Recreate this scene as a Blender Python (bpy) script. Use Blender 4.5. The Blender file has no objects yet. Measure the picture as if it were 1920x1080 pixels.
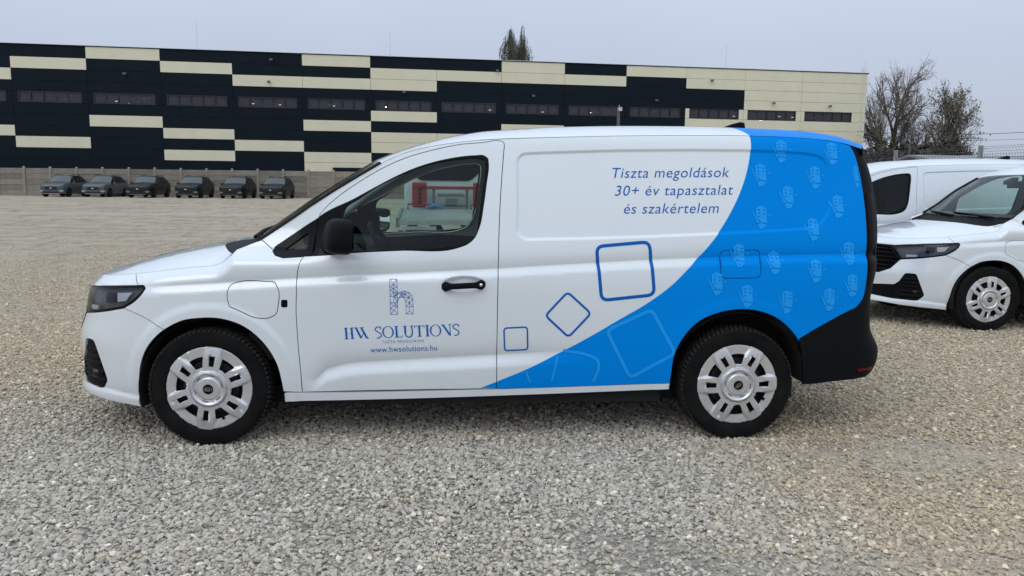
import bpy, bmesh, math, random
import numpy as np
from mathutils import Vector, Matrix
from mathutils.geometry import delaunay_2d_cdt
random.seed(7)
rng = np.random.default_rng(7)
D = bpy.data
SC = bpy.context.scene
COL = SC.collection

# ---------------------------------------------------------------- camera, light, exposure
cam_data = D.cameras.new('camera')
cam_data.sensor_width = 36; cam_data.lens = 27.0
cam_data.clip_start = .05; cam_data.clip_end = 3000
cam = D.objects.new('camera', cam_data); COL.objects.link(cam)
_yaw, _pit, _rol = .06887, .13192, .01025
_f = Vector((math.sin(_yaw)*math.cos(_pit), math.cos(_yaw)*math.cos(_pit), -math.sin(_pit)))
_r = Vector((math.cos(_yaw), -math.sin(_yaw), 0)); _u = _r.cross(_f)
_r2 = _r*math.cos(_rol)+_u*math.sin(_rol); _u2 = _u*math.cos(_rol)-_r*math.sin(_rol)
_m = Matrix((_r2, _u2, -_f)).transposed().to_4x4(); _m.translation = (1.373, -5.110, 1.442)
cam.matrix_world = _m
SC.camera = cam

SUN_EL, SUN_AZ = math.radians(48), math.radians(215)
world = D.worlds.new('World'); SC.world = world; world.use_nodes = True
wn = world.node_tree; wn.nodes.clear(); W = wn.nodes.new; WL = wn.links.new
out = W('ShaderNodeOutputWorld'); bg = W('ShaderNodeBackground')
sky = W('ShaderNodeTexSky'); sky.sky_type = 'NISHITA'; sky.sun_disc = False
sky.sun_elevation = SUN_EL; sky.sun_rotation = SUN_AZ; sky.air_density = 1.0; sky.dust_density = 3.0
hsv = W('ShaderNodeHueSaturation'); hsv.inputs['Saturation'].default_value = .35; hsv.inputs['Value'].default_value = 1.0
WL(sky.outputs[0], hsv.inputs['Color'])
tc = W('ShaderNodeTexCoord'); sep = W('ShaderNodeSeparateXYZ'); WL(tc.outputs['Generated'], sep.inputs[0])
ramp = W('ShaderNodeValToRGB'); WL(sep.outputs['Z'], ramp.inputs[0])      # overcast: the zenith brighter than the horizon
el = ramp.color_ramp.elements
el[0].position = 0.0; el[0].color = (4.4, 4.95, 5.9, 1)
el[1].position = 1.0; el[1].color = (9.6, 11.0, 13.0, 1)
e = el.new(.16); e.color = (4.75, 5.4, 6.75, 1)
e = el.new(.42); e.color = (6.6, 7.7, 9.3, 1)
cn = W('ShaderNodeTexNoise'); cn.inputs['Scale'].default_value = 2.2; cn.inputs['Detail'].default_value = 4; WL(tc.outputs['Generated'], cn.inputs['Vector'])
mr = W('ShaderNodeMapRange'); mr.inputs[3].default_value = .90; mr.inputs[4].default_value = 1.10; WL(cn.outputs['Fac'], mr.inputs[0])
vm = W('ShaderNodeVectorMath'); vm.operation = 'SCALE'; WL(ramp.outputs[0], vm.inputs[0]); WL(mr.outputs[0], vm.inputs['Scale'])
mixn = W('ShaderNodeMix'); mixn.data_type = 'RGBA'; mixn.inputs[0].default_value = .90
WL(hsv.outputs[0], mixn.inputs[6]); WL(vm.outputs[0], mixn.inputs[7])
WL(mixn.outputs[2], bg.inputs[0]); bg.inputs[1].default_value = .1
WL(bg.outputs[0], out.inputs[0])
sun_d = D.lights.new('sun', 'SUN'); sun_d.energy = .5; sun_d.angle = math.radians(40); sun_d.color = (1, .97, .93)
sun = D.objects.new('sun', sun_d); COL.objects.link(sun)
_sd = Vector((math.sin(SUN_AZ)*math.cos(SUN_EL), math.cos(SUN_AZ)*math.cos(SUN_EL), math.sin(SUN_EL)))
sun.rotation_euler = _sd.to_track_quat('Z', 'Y').to_euler(); sun.location = (0, 0, 30)
SC.view_settings.view_transform = 'Standard'; SC.view_settings.look = 'None'
SC.view_settings.exposure = .2; SC.view_settings.gamma = 1; SC.view_settings.use_curve_mapping = False
SC.render.engine = 'CYCLES'
SC.cycles.max_bounces = 8; SC.cycles.transparent_max_bounces = 16; SC.cycles.caustics_reflective = False; SC.cycles.caustics_refractive = False

# ---------------------------------------------------------------- helpers
MATS = {}
def mat(name, col, rough=.5, metal=0., coat=0., spec=.5, noise=None, bump=None, emit=None):
    """noise = (scale, other colour, detail); bump = (scale, strength, distance)"""
    if name in MATS: return MATS[name]
    m = D.materials.new(name); m.use_nodes = True; nt = m.node_tree; b = nt.nodes['Principled BSDF']
    b.inputs['Base Color'].default_value = (*col, 1); b.inputs['Roughness'].default_value = rough
    b.inputs['Metallic'].default_value = metal; b.inputs['Coat Weight'].default_value = coat; b.inputs['Coat Roughness'].default_value = .05; b.inputs['Coat IOR'].default_value = 1.75
    b.inputs['Specular IOR Level'].default_value = spec
    tcn = nt.nodes.new('ShaderNodeTexCoord')
    if noise:
        n = nt.nodes.new('ShaderNodeTexNoise'); n.inputs['Scale'].default_value = noise[0]; n.inputs['Detail'].default_value = noise[2] if len(noise) > 2 else 5
        nt.links.new(tcn.outputs['Object'], n.inputs['Vector'])
        r = nt.nodes.new('ShaderNodeMapRange'); r.inputs[1].default_value = .35; r.inputs[2].default_value = .65; nt.links.new(n.outputs['Fac'], r.inputs[0])
        x = nt.nodes.new('ShaderNodeMix'); x.data_type = 'RGBA'; nt.links.new(r.outputs[0], x.inputs[0])
        x.inputs[6].default_value = (*col, 1); x.inputs[7].default_value = (*noise[1], 1); nt.links.new(x.outputs[2], b.inputs['Base Color'])
    if bump:
        n = nt.nodes.new('ShaderNodeTexNoise'); n.inputs['Scale'].default_value = bump[0]; n.inputs['Detail'].default_value = 6
        nt.links.new(tcn.outputs['Object'], n.inputs['Vector'])
        bp = nt.nodes.new('ShaderNodeBump'); bp.inputs['Strength'].default_value = bump[1]; bp.inputs['Distance'].default_value = bump[2]
        nt.links.new(n.outputs['Fac'], bp.inputs['Height']); nt.links.new(bp.outputs[0], b.inputs['Normal'])
    if emit:
        b.inputs['Emission Color'].default_value = (*emit[0], 1); b.inputs['Emission Strength'].default_value = emit[1]
    MATS[name] = m; return m
def glass(name, tint, gloss=1.0, body=0., bcol=(.02, .02, .02)):
    """thin pane: tinted see-through layer under a Fresnel reflection, body = share of opaque film"""
    if name in MATS: return MATS[name]
    m = D.materials.new(name); m.use_nodes = True; nt = m.node_tree; nt.nodes.clear(); N = nt.nodes.new; L = nt.links.new
    o = N('ShaderNodeOutputMaterial'); t = N('ShaderNodeBsdfTransparent'); t.inputs[0].default_value = (*tint, 1)
    g = N('ShaderNodeBsdfGlossy'); g.inputs['Roughness'].default_value = .02; g.inputs[0].default_value = (gloss, gloss, gloss, 1)
    ge = N('ShaderNodeNewGeometry'); dt = N('ShaderNodeVectorMath'); dt.operation = 'DOT_PRODUCT'; L(ge.outputs['Incoming'], dt.inputs[0]); L(ge.outputs['Normal'], dt.inputs[1])
    def M(op, a, c):
        q = N('ShaderNodeMath'); q.operation = op
        for i, v in enumerate((a, c)):
            if isinstance(v, (int, float)): q.inputs[i].default_value = v
            elif v is not None: L(v, q.inputs[i])
        return q.outputs[0]
    f = M('ADD', M('MULTIPLY', M('POWER', M('SUBTRACT', 1., M('ABSOLUTE', dt.outputs['Value'], None)), 5.), .93), .045)
    x = N('ShaderNodeMixShader'); L(f, x.inputs[0])
    if body:
        d = N('ShaderNodeBsdfDiffuse'); d.inputs[0].default_value = (*bcol, 1)
        y = N('ShaderNodeMixShader'); y.inputs[0].default_value = body; L(t.outputs[0], y.inputs[1]); L(d.outputs[0], y.inputs[2]); L(y.outputs[0], x.inputs[1])
    else: L(t.outputs[0], x.inputs[1])
    L(g.outputs[0], x.inputs[2]); L(x.outputs[0], o.inputs[0]); MATS[name] = m; return m

def link(name, me, mats, parent=None):
    o = D.objects.new(name, me); COL.objects.link(o)
    for m in (mats if isinstance(mats, (list, tuple)) else [mats]): me.materials.append(m)
    if parent is not None: o.parent = parent
    return o
def mesh(name, V, F, mats, parent=None, mi=None, smooth=False, N=None, sharp=None):
    me = D.meshes.new(name); me.from_pydata([tuple(map(float, v)) for v in V], [], [tuple(map(int, f)) for f in F])
    if mi is not None: me.polygons.foreach_set('material_index', np.asarray(mi, np.int32))
    if smooth: me.polygons.foreach_set('use_smooth', np.ones(len(me.polygons), bool))
    me.update()
    if N is not None: me.normals_split_custom_set_from_vertices([tuple(map(float, n)) for n in N])
    o = link(name, me, mats, parent)
    if sharp: me.set_sharp_from_angle(angle=math.radians(sharp))
    return o
def tag(o, label=None, cat=None, group=None, kind=None):
    if label: o['label'] = label
    if cat: o['category'] = cat
    if group: o['group'] = group
    if kind: o['kind'] = kind
    return o
def empty(name, loc=(0, 0, 0), rz=0.):
    o = D.objects.new(name, None); COL.objects.link(o); o.location = loc; o.rotation_euler = (0, 0, rz); o.empty_display_size = .2; return o
def copy_tree(o, parent=None):
    c = o.copy(); COL.objects.link(c)
    if parent is not None: c.parent = parent
    for ch in list(o.children): copy_tree(ch, c)
    return c
class MB:
    """collects shapes into one mesh"""
    def __init__(s): s.V, s.F, s.M = [], [], []
    def add(s, V, F, m=0):
        n = len(s.V); s.V += [tuple(v) for v in V]; s.F += [tuple(i+n for i in f) for f in F]; s.M += [m]*len(F); return s
    def box(s, a, b, m=0, ch=0.):
        (x0, y0, z0), (x1, y1, z1) = a, b
        if ch <= 0:
            V = [(x0, y0, z0), (x1, y0, z0), (x1, y1, z0), (x0, y1, z0), (x0, y0, z1), (x1, y0, z1), (x1, y1, z1), (x0, y1, z1)]
            return s.add(V, [(0, 3, 2, 1), (4, 5, 6, 7), (0, 1, 5, 4), (1, 2, 6, 5), (2, 3, 7, 6), (3, 0, 4, 7)], m)
        V = []
        for z, i in ((z0, ch), (z0+ch, 0), (z1-ch, 0), (z1, ch)):
            V += [(x0+i, y0+i, z), (x1-i, y0+i, z), (x1-i, y1-i, z), (x0+i, y1-i, z)]
        F = [(3, 2, 1, 0), (12, 13, 14, 15)]
        for k in range(3):
            for i in range(4):
                j = (i+1) % 4; F.append((4*k+i, 4*k+j, 4*k+4+j, 4*k+4+i))
        return s.add(V, F, m)
    def obox(s, c, ax, ay, az, m=0):
        """box from its centre and three half-axis vectors"""
        c, ax, ay, az = map(np.array, (c, ax, ay, az)); V = []
        for k in (-1, 1):
            for u, v in ((-1, -1), (1, -1), (1, 1), (-1, 1)): V.append(c+u*ax+v*ay+k*az)
        return s.add(V, [(0, 3, 2, 1), (4, 5, 6, 7), (0, 1, 5, 4), (1, 2, 6, 5), (2, 3, 7, 6), (3, 0, 4, 7)], m)
    def tube(s, P, R, n=8, m=0, cap=True):
        P = [np.array(p, float) for p in P]; R = R if hasattr(R, '__len__') else [R]*len(P)
        V = []; ref = None
        for i, p in enumerate(P):
            t = P[min(i+1, len(P)-1)]-P[max(i-1, 0)]; t = t/max(np.linalg.norm(t), 1e-9)
            if ref is None:
                ref = np.array((0, 0, 1.)) if abs(t[2]) < .9 else np.array((1., 0, 0))
            a = np.cross(t, ref); a /= max(np.linalg.norm(a), 1e-9); b = np.cross(t, a)
            for k in range(n):
                w = 2*math.pi*k/n; V.append(p+R[i]*(math.cos(w)*a+math.sin(w)*b))
        F = []
        for i in range(len(P)-1):
            for k in range(n):
                q = (k+1) % n; F.append((i*n+k, i*n+q, i*n+n+q, i*n+n+k))
        if cap: F.append(tuple(range(n))[::-1]); F.append(tuple(range((len(P)-1)*n, len(P)*n)))
        return s.add(V, F, m)
    def lathe(s, prof, c=(0, 0, 0), n=48, axis='y', m=0):
        """prof: (radius, along axis)"""
        V = []
        for r, h in prof:
            for k in range(n):
                w = 2*math.pi*k/n; u, v = r*math.cos(w), r*math.sin(w)
                V.append((c[0]+u, c[1]+h, c[2]+v) if axis == 'y' else ((c[0]+u, c[1]+v, c[2]+h) if axis == 'z' else (c[0]+h, c[1]+u, c[2]+v)))
        F = []
        for i in range(len(prof)-1):
            for k in range(n):
                q = (k+1) % n; F.append((i*n+k, i*n+q, i*n+n+q, i*n+n+k))
        return s.add(V, F, m)
    def prism(s, poly, a, b, axis='y', m=0):
        """polygon in the two other axes swept from a to b along axis"""
        n = len(poly)
        def at(p, h): return (p[0], h, p[1]) if axis == 'y' else ((p[0], p[1], h) if axis == 'z' else (h, p[0], p[1]))
        V = [at(p, a) for p in poly]+[at(p, b) for p in poly]
        return s.add(V, [tuple(range(n)), tuple(range(n, 2*n))[::-1]]+[(i, i+n, (i+1) % n+n, (i+1) % n) for i in range(n)], m)
    def grid(s, P, m=0, flip=False):
        """P: array (a, b, 3)"""
        a, b = P.shape[:2]; V = P.reshape(-1, 3); F = []
        for i in range(a-1):
            for j in range(b-1):
                f = (i*b+j, i*b+j+1, i*b+b+j+1, i*b+b+j); F.append(f[::-1] if flip else f)
        return s.add(V, F, m)
    def build(s, name, mats, parent=None, smooth=False, sharp=None, fix=True):
        o = mesh(name, s.V, s.F, mats, parent, s.M, smooth, None, None)
        if fix:
            bm = bmesh.new(); bm.from_mesh(o.data); bmesh.ops.recalc_face_normals(bm, faces=bm.faces); bm.to_mesh(o.data); bm.free()
        if sharp: o.data.polygons.foreach_set('use_smooth', np.ones(len(o.data.polygons), bool)); o.data.set_sharp_from_angle(angle=math.radians(sharp))
        return o
NOSE_Z = [.14, .19, .22, .25, .28, .33, .40, .47, .53, .58, .63, .68, .75, .80, .84, .87, .90, .95]
NOSE_X = [-.80, -.895, -.945, -.956, -.947, -.938, -.933, -.935, -.939, -.934, -.918, -.901, -.885, -.868, -.848, -.826, -.797, -.752]
REAR_Z = [.30, .34, .37, .40, .46, .52, .56, .62, .72, .80, .87, .95, 1.05, 1.15, 1.3, 1.45, 1.58, 1.66, 1.70, 1.74]
REAR_X = [3.82, 3.86, 3.885, 3.905, 3.921, 3.913, 3.888, 3.848, 3.833, 3.828, 3.836, 3.858, 3.872, 3.881, 3.885, 3.869, 3.835, 3.79, 3.75, 3.68]
BELT = ([-0.398, -0.152, 0.046, 0.274, 0.499, 0.759, 1.048, 1.339, 1.577, 1.781, 2.088, 2.38, 2.709, 3.157, 3.432, 3.723], [0.88, 0.896, 0.908, 0.924, 0.938, 0.951, 0.965, 0.979, 0.991, 1.004, 1.022, 1.039, 1.054, 1.07, 1.075, 1.078])
LOWC = ([0.574, 0.639, 0.721, 0.794, 0.955, 1.191, 1.399, 1.592, 1.786, 1.984, 2.273], [0.369, 0.428, 0.452, 0.465, 0.475, 0.488, 0.497, 0.509, 0.519, 0.53, 0.538])
PRESS_T = ([1.739, 1.909, 2.278, 2.664, 3.025, 3.26, 3.425], [1.622, 1.631, 1.646, 1.654, 1.656, 1.65, 1.639])
PRESS_B = ([1.733, 2.087, 2.44, 2.831, 3.173, 3.356], [1.15, 1.158, 1.171, 1.189, 1.208, 1.221])
PRESS_X = (1.694, 3.493)
HOODL = ([-0.872, -0.603, -0.47, -0.264, -0.096, 0.031, 0.074, 0.116, 0.156], [0.923, 0.936, 0.943, 0.968, 0.984, 0.995, 1.007, 1.041, 1.084])
TR = {
'hoodl': [(-0.872, 0.923), (-0.603, 0.936), (-0.470, 0.943), (-0.264, 0.968), (-0.096, 0.984), (0.031, 0.995), (0.074, 1.007), (0.116, 1.041), (0.156, 1.084)],
'pillar': [(0.282, 1.138), (0.412, 1.226), (0.551, 1.321), (0.692, 1.409), (0.826, 1.491), (0.942, 1.560)],
'ditch': [(0.942, 1.560), (1.044, 1.608), (1.191, 1.651), (1.338, 1.677), (1.486, 1.694), (1.611, 1.702), (1.911, 1.716), (2.281, 1.730), (2.669, 1.739), (3.026, 1.742), (3.268, 1.737), (3.429, 1.729), (3.558, 1.715), (3.670, 1.689)],
'fseam': [(0.282, 1.132), (0.312, 1.108), (0.349, 1.082)],
'doorf': [(0.527, 1.050), (0.516, 1.034), (0.504, 0.998), (0.493, 0.939), (0.492, 0.869), (0.488, 0.752), (0.491, 0.650), (0.496, 0.531), (0.503, 0.409), (0.506, 0.300)],
'doorb': [(0.506, 0.300), (0.748, 0.304), (1.042, 0.308), (1.339, 0.310), (1.582, 0.313)],
'doorr': [(1.582, 0.313), (1.581, 0.522), (1.582, 0.707), (1.586, 1.000), (1.594, 1.292), (1.607, 1.497), (1.618, 1.630), (1.622, 1.668)],
'doort': [(1.622, 1.668), (1.618, 1.684), (1.605, 1.689), (1.498, 1.680), (1.362, 1.666), (1.273, 1.647), (1.182, 1.624), (1.094, 1.597), (1.004, 1.560), (0.915, 1.514), (0.826, 1.459), (0.736, 1.397), (0.639, 1.315), (0.608, 1.282), (0.596, 1.259)],
'sail': [(0.596, 1.259), (0.581, 1.195), (0.570, 1.123), (0.562, 1.078), (0.527, 1.050)],
'qwin': [(0.590, 1.253), (0.524, 1.213), (0.460, 1.169), (0.396, 1.124), (0.354, 1.090), (0.350, 1.074), (0.370, 1.054), (0.416, 1.042), (0.525, 1.050)],
'qglass': [(0.410, 1.083), (0.470, 1.130), (0.535, 1.176), (0.544, 1.136), (0.532, 1.088)],
'dwin': [(0.602, 1.265), (0.648, 1.293), (0.783, 1.357), (0.916, 1.431), (1.048, 1.500), (1.183, 1.554), (1.318, 1.589), (1.453, 1.607), (1.509, 1.607), (1.530, 1.593), (1.533, 1.557), (1.521, 1.452), (1.506, 1.342), (1.479, 1.208), (1.453, 1.155), (1.417, 1.124), (1.362, 1.103), (1.048, 1.087), (0.789, 1.073), (0.616, 1.057), (0.534, 1.052)],
'dglass': [(0.746, 1.308), (0.827, 1.369), (0.929, 1.437), (1.032, 1.492), (1.136, 1.537), (1.238, 1.566), (1.368, 1.587), (1.486, 1.592), (1.512, 1.582), (1.515, 1.552), (1.497, 1.408), (1.477, 1.253), (1.460, 1.172), (1.435, 1.138), (1.383, 1.118), (1.316, 1.108), (1.086, 1.093), (0.812, 1.082), (0.746, 1.081), (0.735, 1.247)],
'archf': [(-0.375, 0.208), (-0.367, 0.320), (-0.347, 0.455), (-0.305, 0.548), (-0.268, 0.599), (-0.228, 0.639), (-0.184, 0.671), (-0.136, 0.698), (-0.025, 0.719), (0.086, 0.716), (0.196, 0.680), (0.304, 0.590), (0.373, 0.474), (0.399, 0.355), (0.409, 0.244)],
'archr': [(2.568, 0.299), (2.574, 0.383), (2.590, 0.513), (2.641, 0.616), (2.717, 0.695), (2.816, 0.742), (2.952, 0.765), (3.071, 0.753), (3.179, 0.709), (3.257, 0.645), (3.307, 0.581), (3.333, 0.490), (3.349, 0.375), (3.355, 0.320)],
'fendb': [(0.409, 0.300), (0.506, 0.298)],
'sillt': [(0.409, 0.298), (0.506, 0.297), (1.582, 0.308), (2.571, 0.336)],
'sillb': [(0.409, 0.244), (1.041, 0.253), (1.791, 0.273), (2.568, 0.299)],
'bseam': [(-0.458, 0.762), (-0.324, 0.718), (-0.211, 0.656)],
'hlamp': [(-0.930, 0.857), (-0.579, 0.878), (-0.385, 0.889), (-0.333, 0.876), (-0.334, 0.862), (-0.390, 0.803), (-0.462, 0.762), (-0.565, 0.743), (-0.867, 0.706)],
'fstripv': [(-0.464, 0.942), (-0.391, 0.889)],
'pod': [(-0.808, 0.552), (-0.719, 0.563), (-0.685, 0.543), (-0.598, 0.343), (-0.667, 0.286), (-0.909, 0.292), (-0.910, 0.441), (-0.831, 0.461)],
'bumpb': [(-0.828, 0.249), (-0.595, 0.231), (-0.459, 0.217), (-0.375, 0.208)],
'rblack': [(3.778, 1.684), (3.739, 1.585), (3.765, 1.465), (3.773, 1.346), (3.773, 1.195), (3.766, 1.029), (3.788, 0.914), (3.788, 0.868), (3.758, 0.822), (3.694, 0.798), (3.592, 0.756), (3.438, 0.668), (3.306, 0.594)],
'rbumpb': [(3.355, 0.320), (3.534, 0.336), (3.676, 0.357), (3.902, 0.371)],
'reflr': [(3.688, 0.412), (3.945, 0.418), (3.969, 0.397), (3.717, 0.390)],
'fuel': [(2.836, 1.094), (3.068, 1.099), (3.069, 0.943), (2.838, 0.940)],
'chg': [(0.123, 0.824), (0.126, 0.867), (0.141, 0.898), (0.174, 0.911), (0.331, 0.916), (0.371, 0.913), (0.390, 0.889), (0.392, 0.782), (0.382, 0.744), (0.347, 0.722), (0.257, 0.725), (0.205, 0.750), (0.133, 0.782)],
'button': [(0.411, 0.817), (0.442, 0.817), (0.441, 0.779), (0.410, 0.779)],
'belt': [(-0.398, 0.880), (-0.152, 0.896), (0.046, 0.908), (0.274, 0.924), (0.499, 0.938), (0.759, 0.951), (1.048, 0.965), (1.339, 0.979), (1.577, 0.991), (1.781, 1.004), (2.088, 1.022), (2.380, 1.039), (2.709, 1.054), (3.157, 1.070), (3.432, 1.075), (3.723, 1.078)],
'lowc': [(0.574, 0.369), (0.639, 0.428), (0.721, 0.452), (0.794, 0.465), (0.955, 0.475), (1.191, 0.488), (1.399, 0.497), (1.592, 0.509), (1.786, 0.519), (1.984, 0.530), (2.273, 0.538)],
'presst': [(1.739, 1.622), (1.909, 1.631), (2.278, 1.646), (2.664, 1.654), (3.025, 1.656), (3.260, 1.650), (3.425, 1.639)],
'pressb': [(1.733, 1.150), (2.087, 1.158), (2.440, 1.171), (2.831, 1.189), (3.173, 1.208), (3.356, 1.221)],
'pressx': [(1.694, 1.351), (3.493, 1.345)],
'blue': [(3.032, 1.742), (3.030, 1.667), (3.018, 1.594), (2.995, 1.509), (2.960, 1.419), (2.908, 1.317), (2.845, 1.216), (2.809, 1.167), (2.735, 1.080), (2.638, 0.981), (2.565, 0.908), (2.415, 0.796), (2.267, 0.709), (2.103, 0.612), (1.922, 0.512), (1.739, 0.420), (1.600, 0.361), (1.533, 0.333), (1.468, 0.308)],
'handle': [(1.281, 0.905), (1.304, 0.925), (1.339, 0.938), (1.392, 0.945), (1.450, 0.944), (1.485, 0.937), (1.509, 0.923), (1.517, 0.902), (1.500, 0.882), (1.465, 0.867), (1.398, 0.860), (1.345, 0.867), (1.310, 0.882)],
'hbar': [(1.287, 0.896), (1.500, 0.902)],
'sq1': [(1.619, 0.661), (1.749, 0.667), (1.754, 0.537), (1.625, 0.530)],
'sq2': [(1.971, 0.863), (2.104, 0.743), (1.981, 0.609), (1.849, 0.731)],
'sq3': [(2.132, 1.114), (2.431, 1.141), (2.460, 0.848), (2.162, 0.816)],
'sq4': [(2.195, 0.646), (2.447, 0.765), (2.591, 0.514), (2.339, 0.370)],
'sq5': [(1.928, 0.537), (2.158, 0.484), (2.115, 0.291), (1.878, 0.322)],
'sq6': [(1.741, 0.420), (1.781, 0.323)],
'txt1': [(2.230, 1.493), (2.900, 1.505)],
'txt2': [(2.241, 1.394), (2.920, 1.407)],
'txt3': [(2.291, 1.295), (2.834, 1.304)],
'txtcap': [(2.230, 1.493), (2.231, 1.548)],
'www': [(0.883, 0.524), (1.250, 0.535)],
'tis': [(0.949, 0.577), (1.178, 0.583)],
'hws': [(0.746, 0.601), (1.374, 0.621)],
'hwst': [(0.747, 0.665), (1.374, 0.686)],
'hlogo': [(0.997, 0.739), (1.118, 0.741), (1.115, 0.933), (0.993, 0.931)],
'icons': [(3.210, 1.654), (3.084, 1.519), (3.517, 1.647), (3.409, 1.509), (3.678, 1.518), (3.241, 1.395), (3.080, 1.281), (3.535, 1.345), (3.382, 1.215), (3.592, 1.081), (3.148, 1.029), (3.390, 0.981), (2.944, 1.068), (3.609, 0.900), (2.990, 0.840), (3.225, 0.807), (3.474, 0.820), (3.344, 0.651), (2.649, 0.958), (2.503, 0.835), (2.814, 0.910), (2.725, 0.753)],
'mirror': [(0.615, 1.068), (0.805, 1.262)],
}
ROOF_X = [.942, 1.05, 1.15, 1.3, 1.5, 1.7, 2.0, 2.4, 2.8, 3.1, 3.3, 3.45, 3.6, 3.7]
ROOF_H = [.028, .034, .045, .066, .084, .0905, .0985, .097, .0926, .0875, .0875, .089, .083, .066]
HOOD_X = [-.82, -.8, -.75, -.7, -.6, -.5, -.4, -.3, -.2, -.1, 0, .1, .2]
HOOD_ZC = [.903, .907, .920, .938, .965, .9975, 1.021, 1.0413, 1.0588, 1.0752, 1.0916, 1.0975, 1.107]
# ---------------------------------------------------------------- van body surface (metres, x rearwards from the front axle, y<0 is the near side)
class Spl:
    """natural cubic spline, linear outside its range"""
    def __init__(s, xs, ys):
        x = np.array(xs, float); y = np.array(ys, float); n = len(x); h = np.diff(x)
        A = np.eye(n); b = np.zeros(n)
        for i in range(1, n-1):
            A[i, i-1] = h[i-1]; A[i, i] = 2*(h[i-1]+h[i]); A[i, i+1] = h[i]
            b[i] = 6*((y[i+1]-y[i])/h[i]-(y[i]-y[i-1])/h[i-1])
        s.x, s.y, s.m, s.h = x, y, np.linalg.solve(A, b), h
        s.d0 = (y[1]-y[0])/h[0]-h[0]*(2*s.m[0]+s.m[1])/6
        s.d1 = (y[-1]-y[-2])/h[-1]+h[-1]*(2*s.m[-1]+s.m[-2])/6
    def __call__(s, q):
        q = np.asarray(q, float); i = np.clip(np.searchsorted(s.x, q)-1, 0, len(s.h)-1)
        h = s.h[i]; a = (s.x[i+1]-q)/h; b = (q-s.x[i])/h
        r = a*s.y[i]+b*s.y[i+1]+((a**3-a)*s.m[i]+(b**3-b)*s.m[i+1])*h*h/6
        r = np.where(q < s.x[0], s.y[0]+s.d0*(q-s.x[0]), r)
        return np.where(q > s.x[-1], s.y[-1]+s.d1*(q-s.x[-1]), r)
def sst(t):
    t = np.clip(t, 0, 1); return t*t*(3-2*t)
W0 = Spl([.15, .25, .32, .45, .60, .80, .95, 1.05, 1.15, 1.3, 1.5, 1.65, 1.72, 1.80], [.872, .893, .905, .919, .925, .924, .917, .904, .884, .855, .812, .776, .752, .70])
NOSE = Spl(NOSE_Z, NOSE_X)
REAR = Spl(REAR_Z, REAR_X)
SF, SR = -.15, 3.62                  # where the plan contour starts to turn round the nose / the tail
LF, LR = 1.25, 1.10                  # contour lengths from there to the centre line
ARCH = ((0.02, .322, .395), (2.962, .345, .402))
def zbelt(x): return np.interp(x, BELT[0], BELT[1])
def zlow(x): return np.interp(x, LOWC[0], LOWC[1])
def _press_loop():
    """outline of the pressed field in the cargo side: traced edges joined by round corners"""
    x0, x1 = PRESS_X; L = []
    def arc(c, r, a0, a1):
        t = np.radians(np.linspace(a0, a1, 9)); return [(c[0]+r*np.cos(q), c[1]+r*np.sin(q)) for q in t]
    T = lambda x: float(np.interp(x, *PRESS_T)); B = lambda x: float(np.interp(x, *PRESS_B))
    L += arc((x0+.052, T(x0+.052)-.052), .052, 180, 90)+[(x, T(x)) for x in np.linspace(x0+.08, x1-.12, 40)]
    L += arc((x1-.085, 1.630-.075), .080, 85, 5)+arc((x1-.15, 1.228+.145), .15, 0, -85)
    L += [(x, B(x)) for x in np.linspace(x1-.17, x0+.09, 40)]+arc((x0+.058, B(x0+.058)+.06), .060, 270, 180)
    return np.array(L)
PLOOP = _press_loop()
def rrect_sd(x, z):
    """signed distance to the pressed field, negative inside"""
    x, z = np.broadcast_arrays(np.asarray(x, float), np.asarray(z, float)); sh = x.shape; q = np.stack([x.ravel(), z.ravel()], -1); d = np.full(len(q), .1)
    m = (q[:, 0] > PRESS_X[0]-.03) & (q[:, 0] < PRESS_X[1]+.03) & (q[:, 1] > 1.11) & (q[:, 1] < 1.70)
    if m.any():
        p = q[m]; best = np.full(len(p), 1e9); ins = np.zeros(len(p), bool); n = len(PLOOP)
        for i in range(n):
            a = PLOOP[i]; b = PLOOP[(i+1) % n]; ab = b-a; t = np.clip(((p-a)@ab)/max(ab@ab, 1e-12), 0, 1)
            best = np.minimum(best, ((p-a-t[:, None]*ab)**2).sum(1))
            if a[1] != b[1]: ins ^= ((a[1] > p[:, 1]) != (b[1] > p[:, 1])) & (p[:, 0] < (b[0]-a[0])*(p[:, 1]-a[1])/(b[1]-a[1])+a[0])
        d[m] = np.where(ins, -1, 1)*np.sqrt(best)
    return d.reshape(sh)
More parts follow.
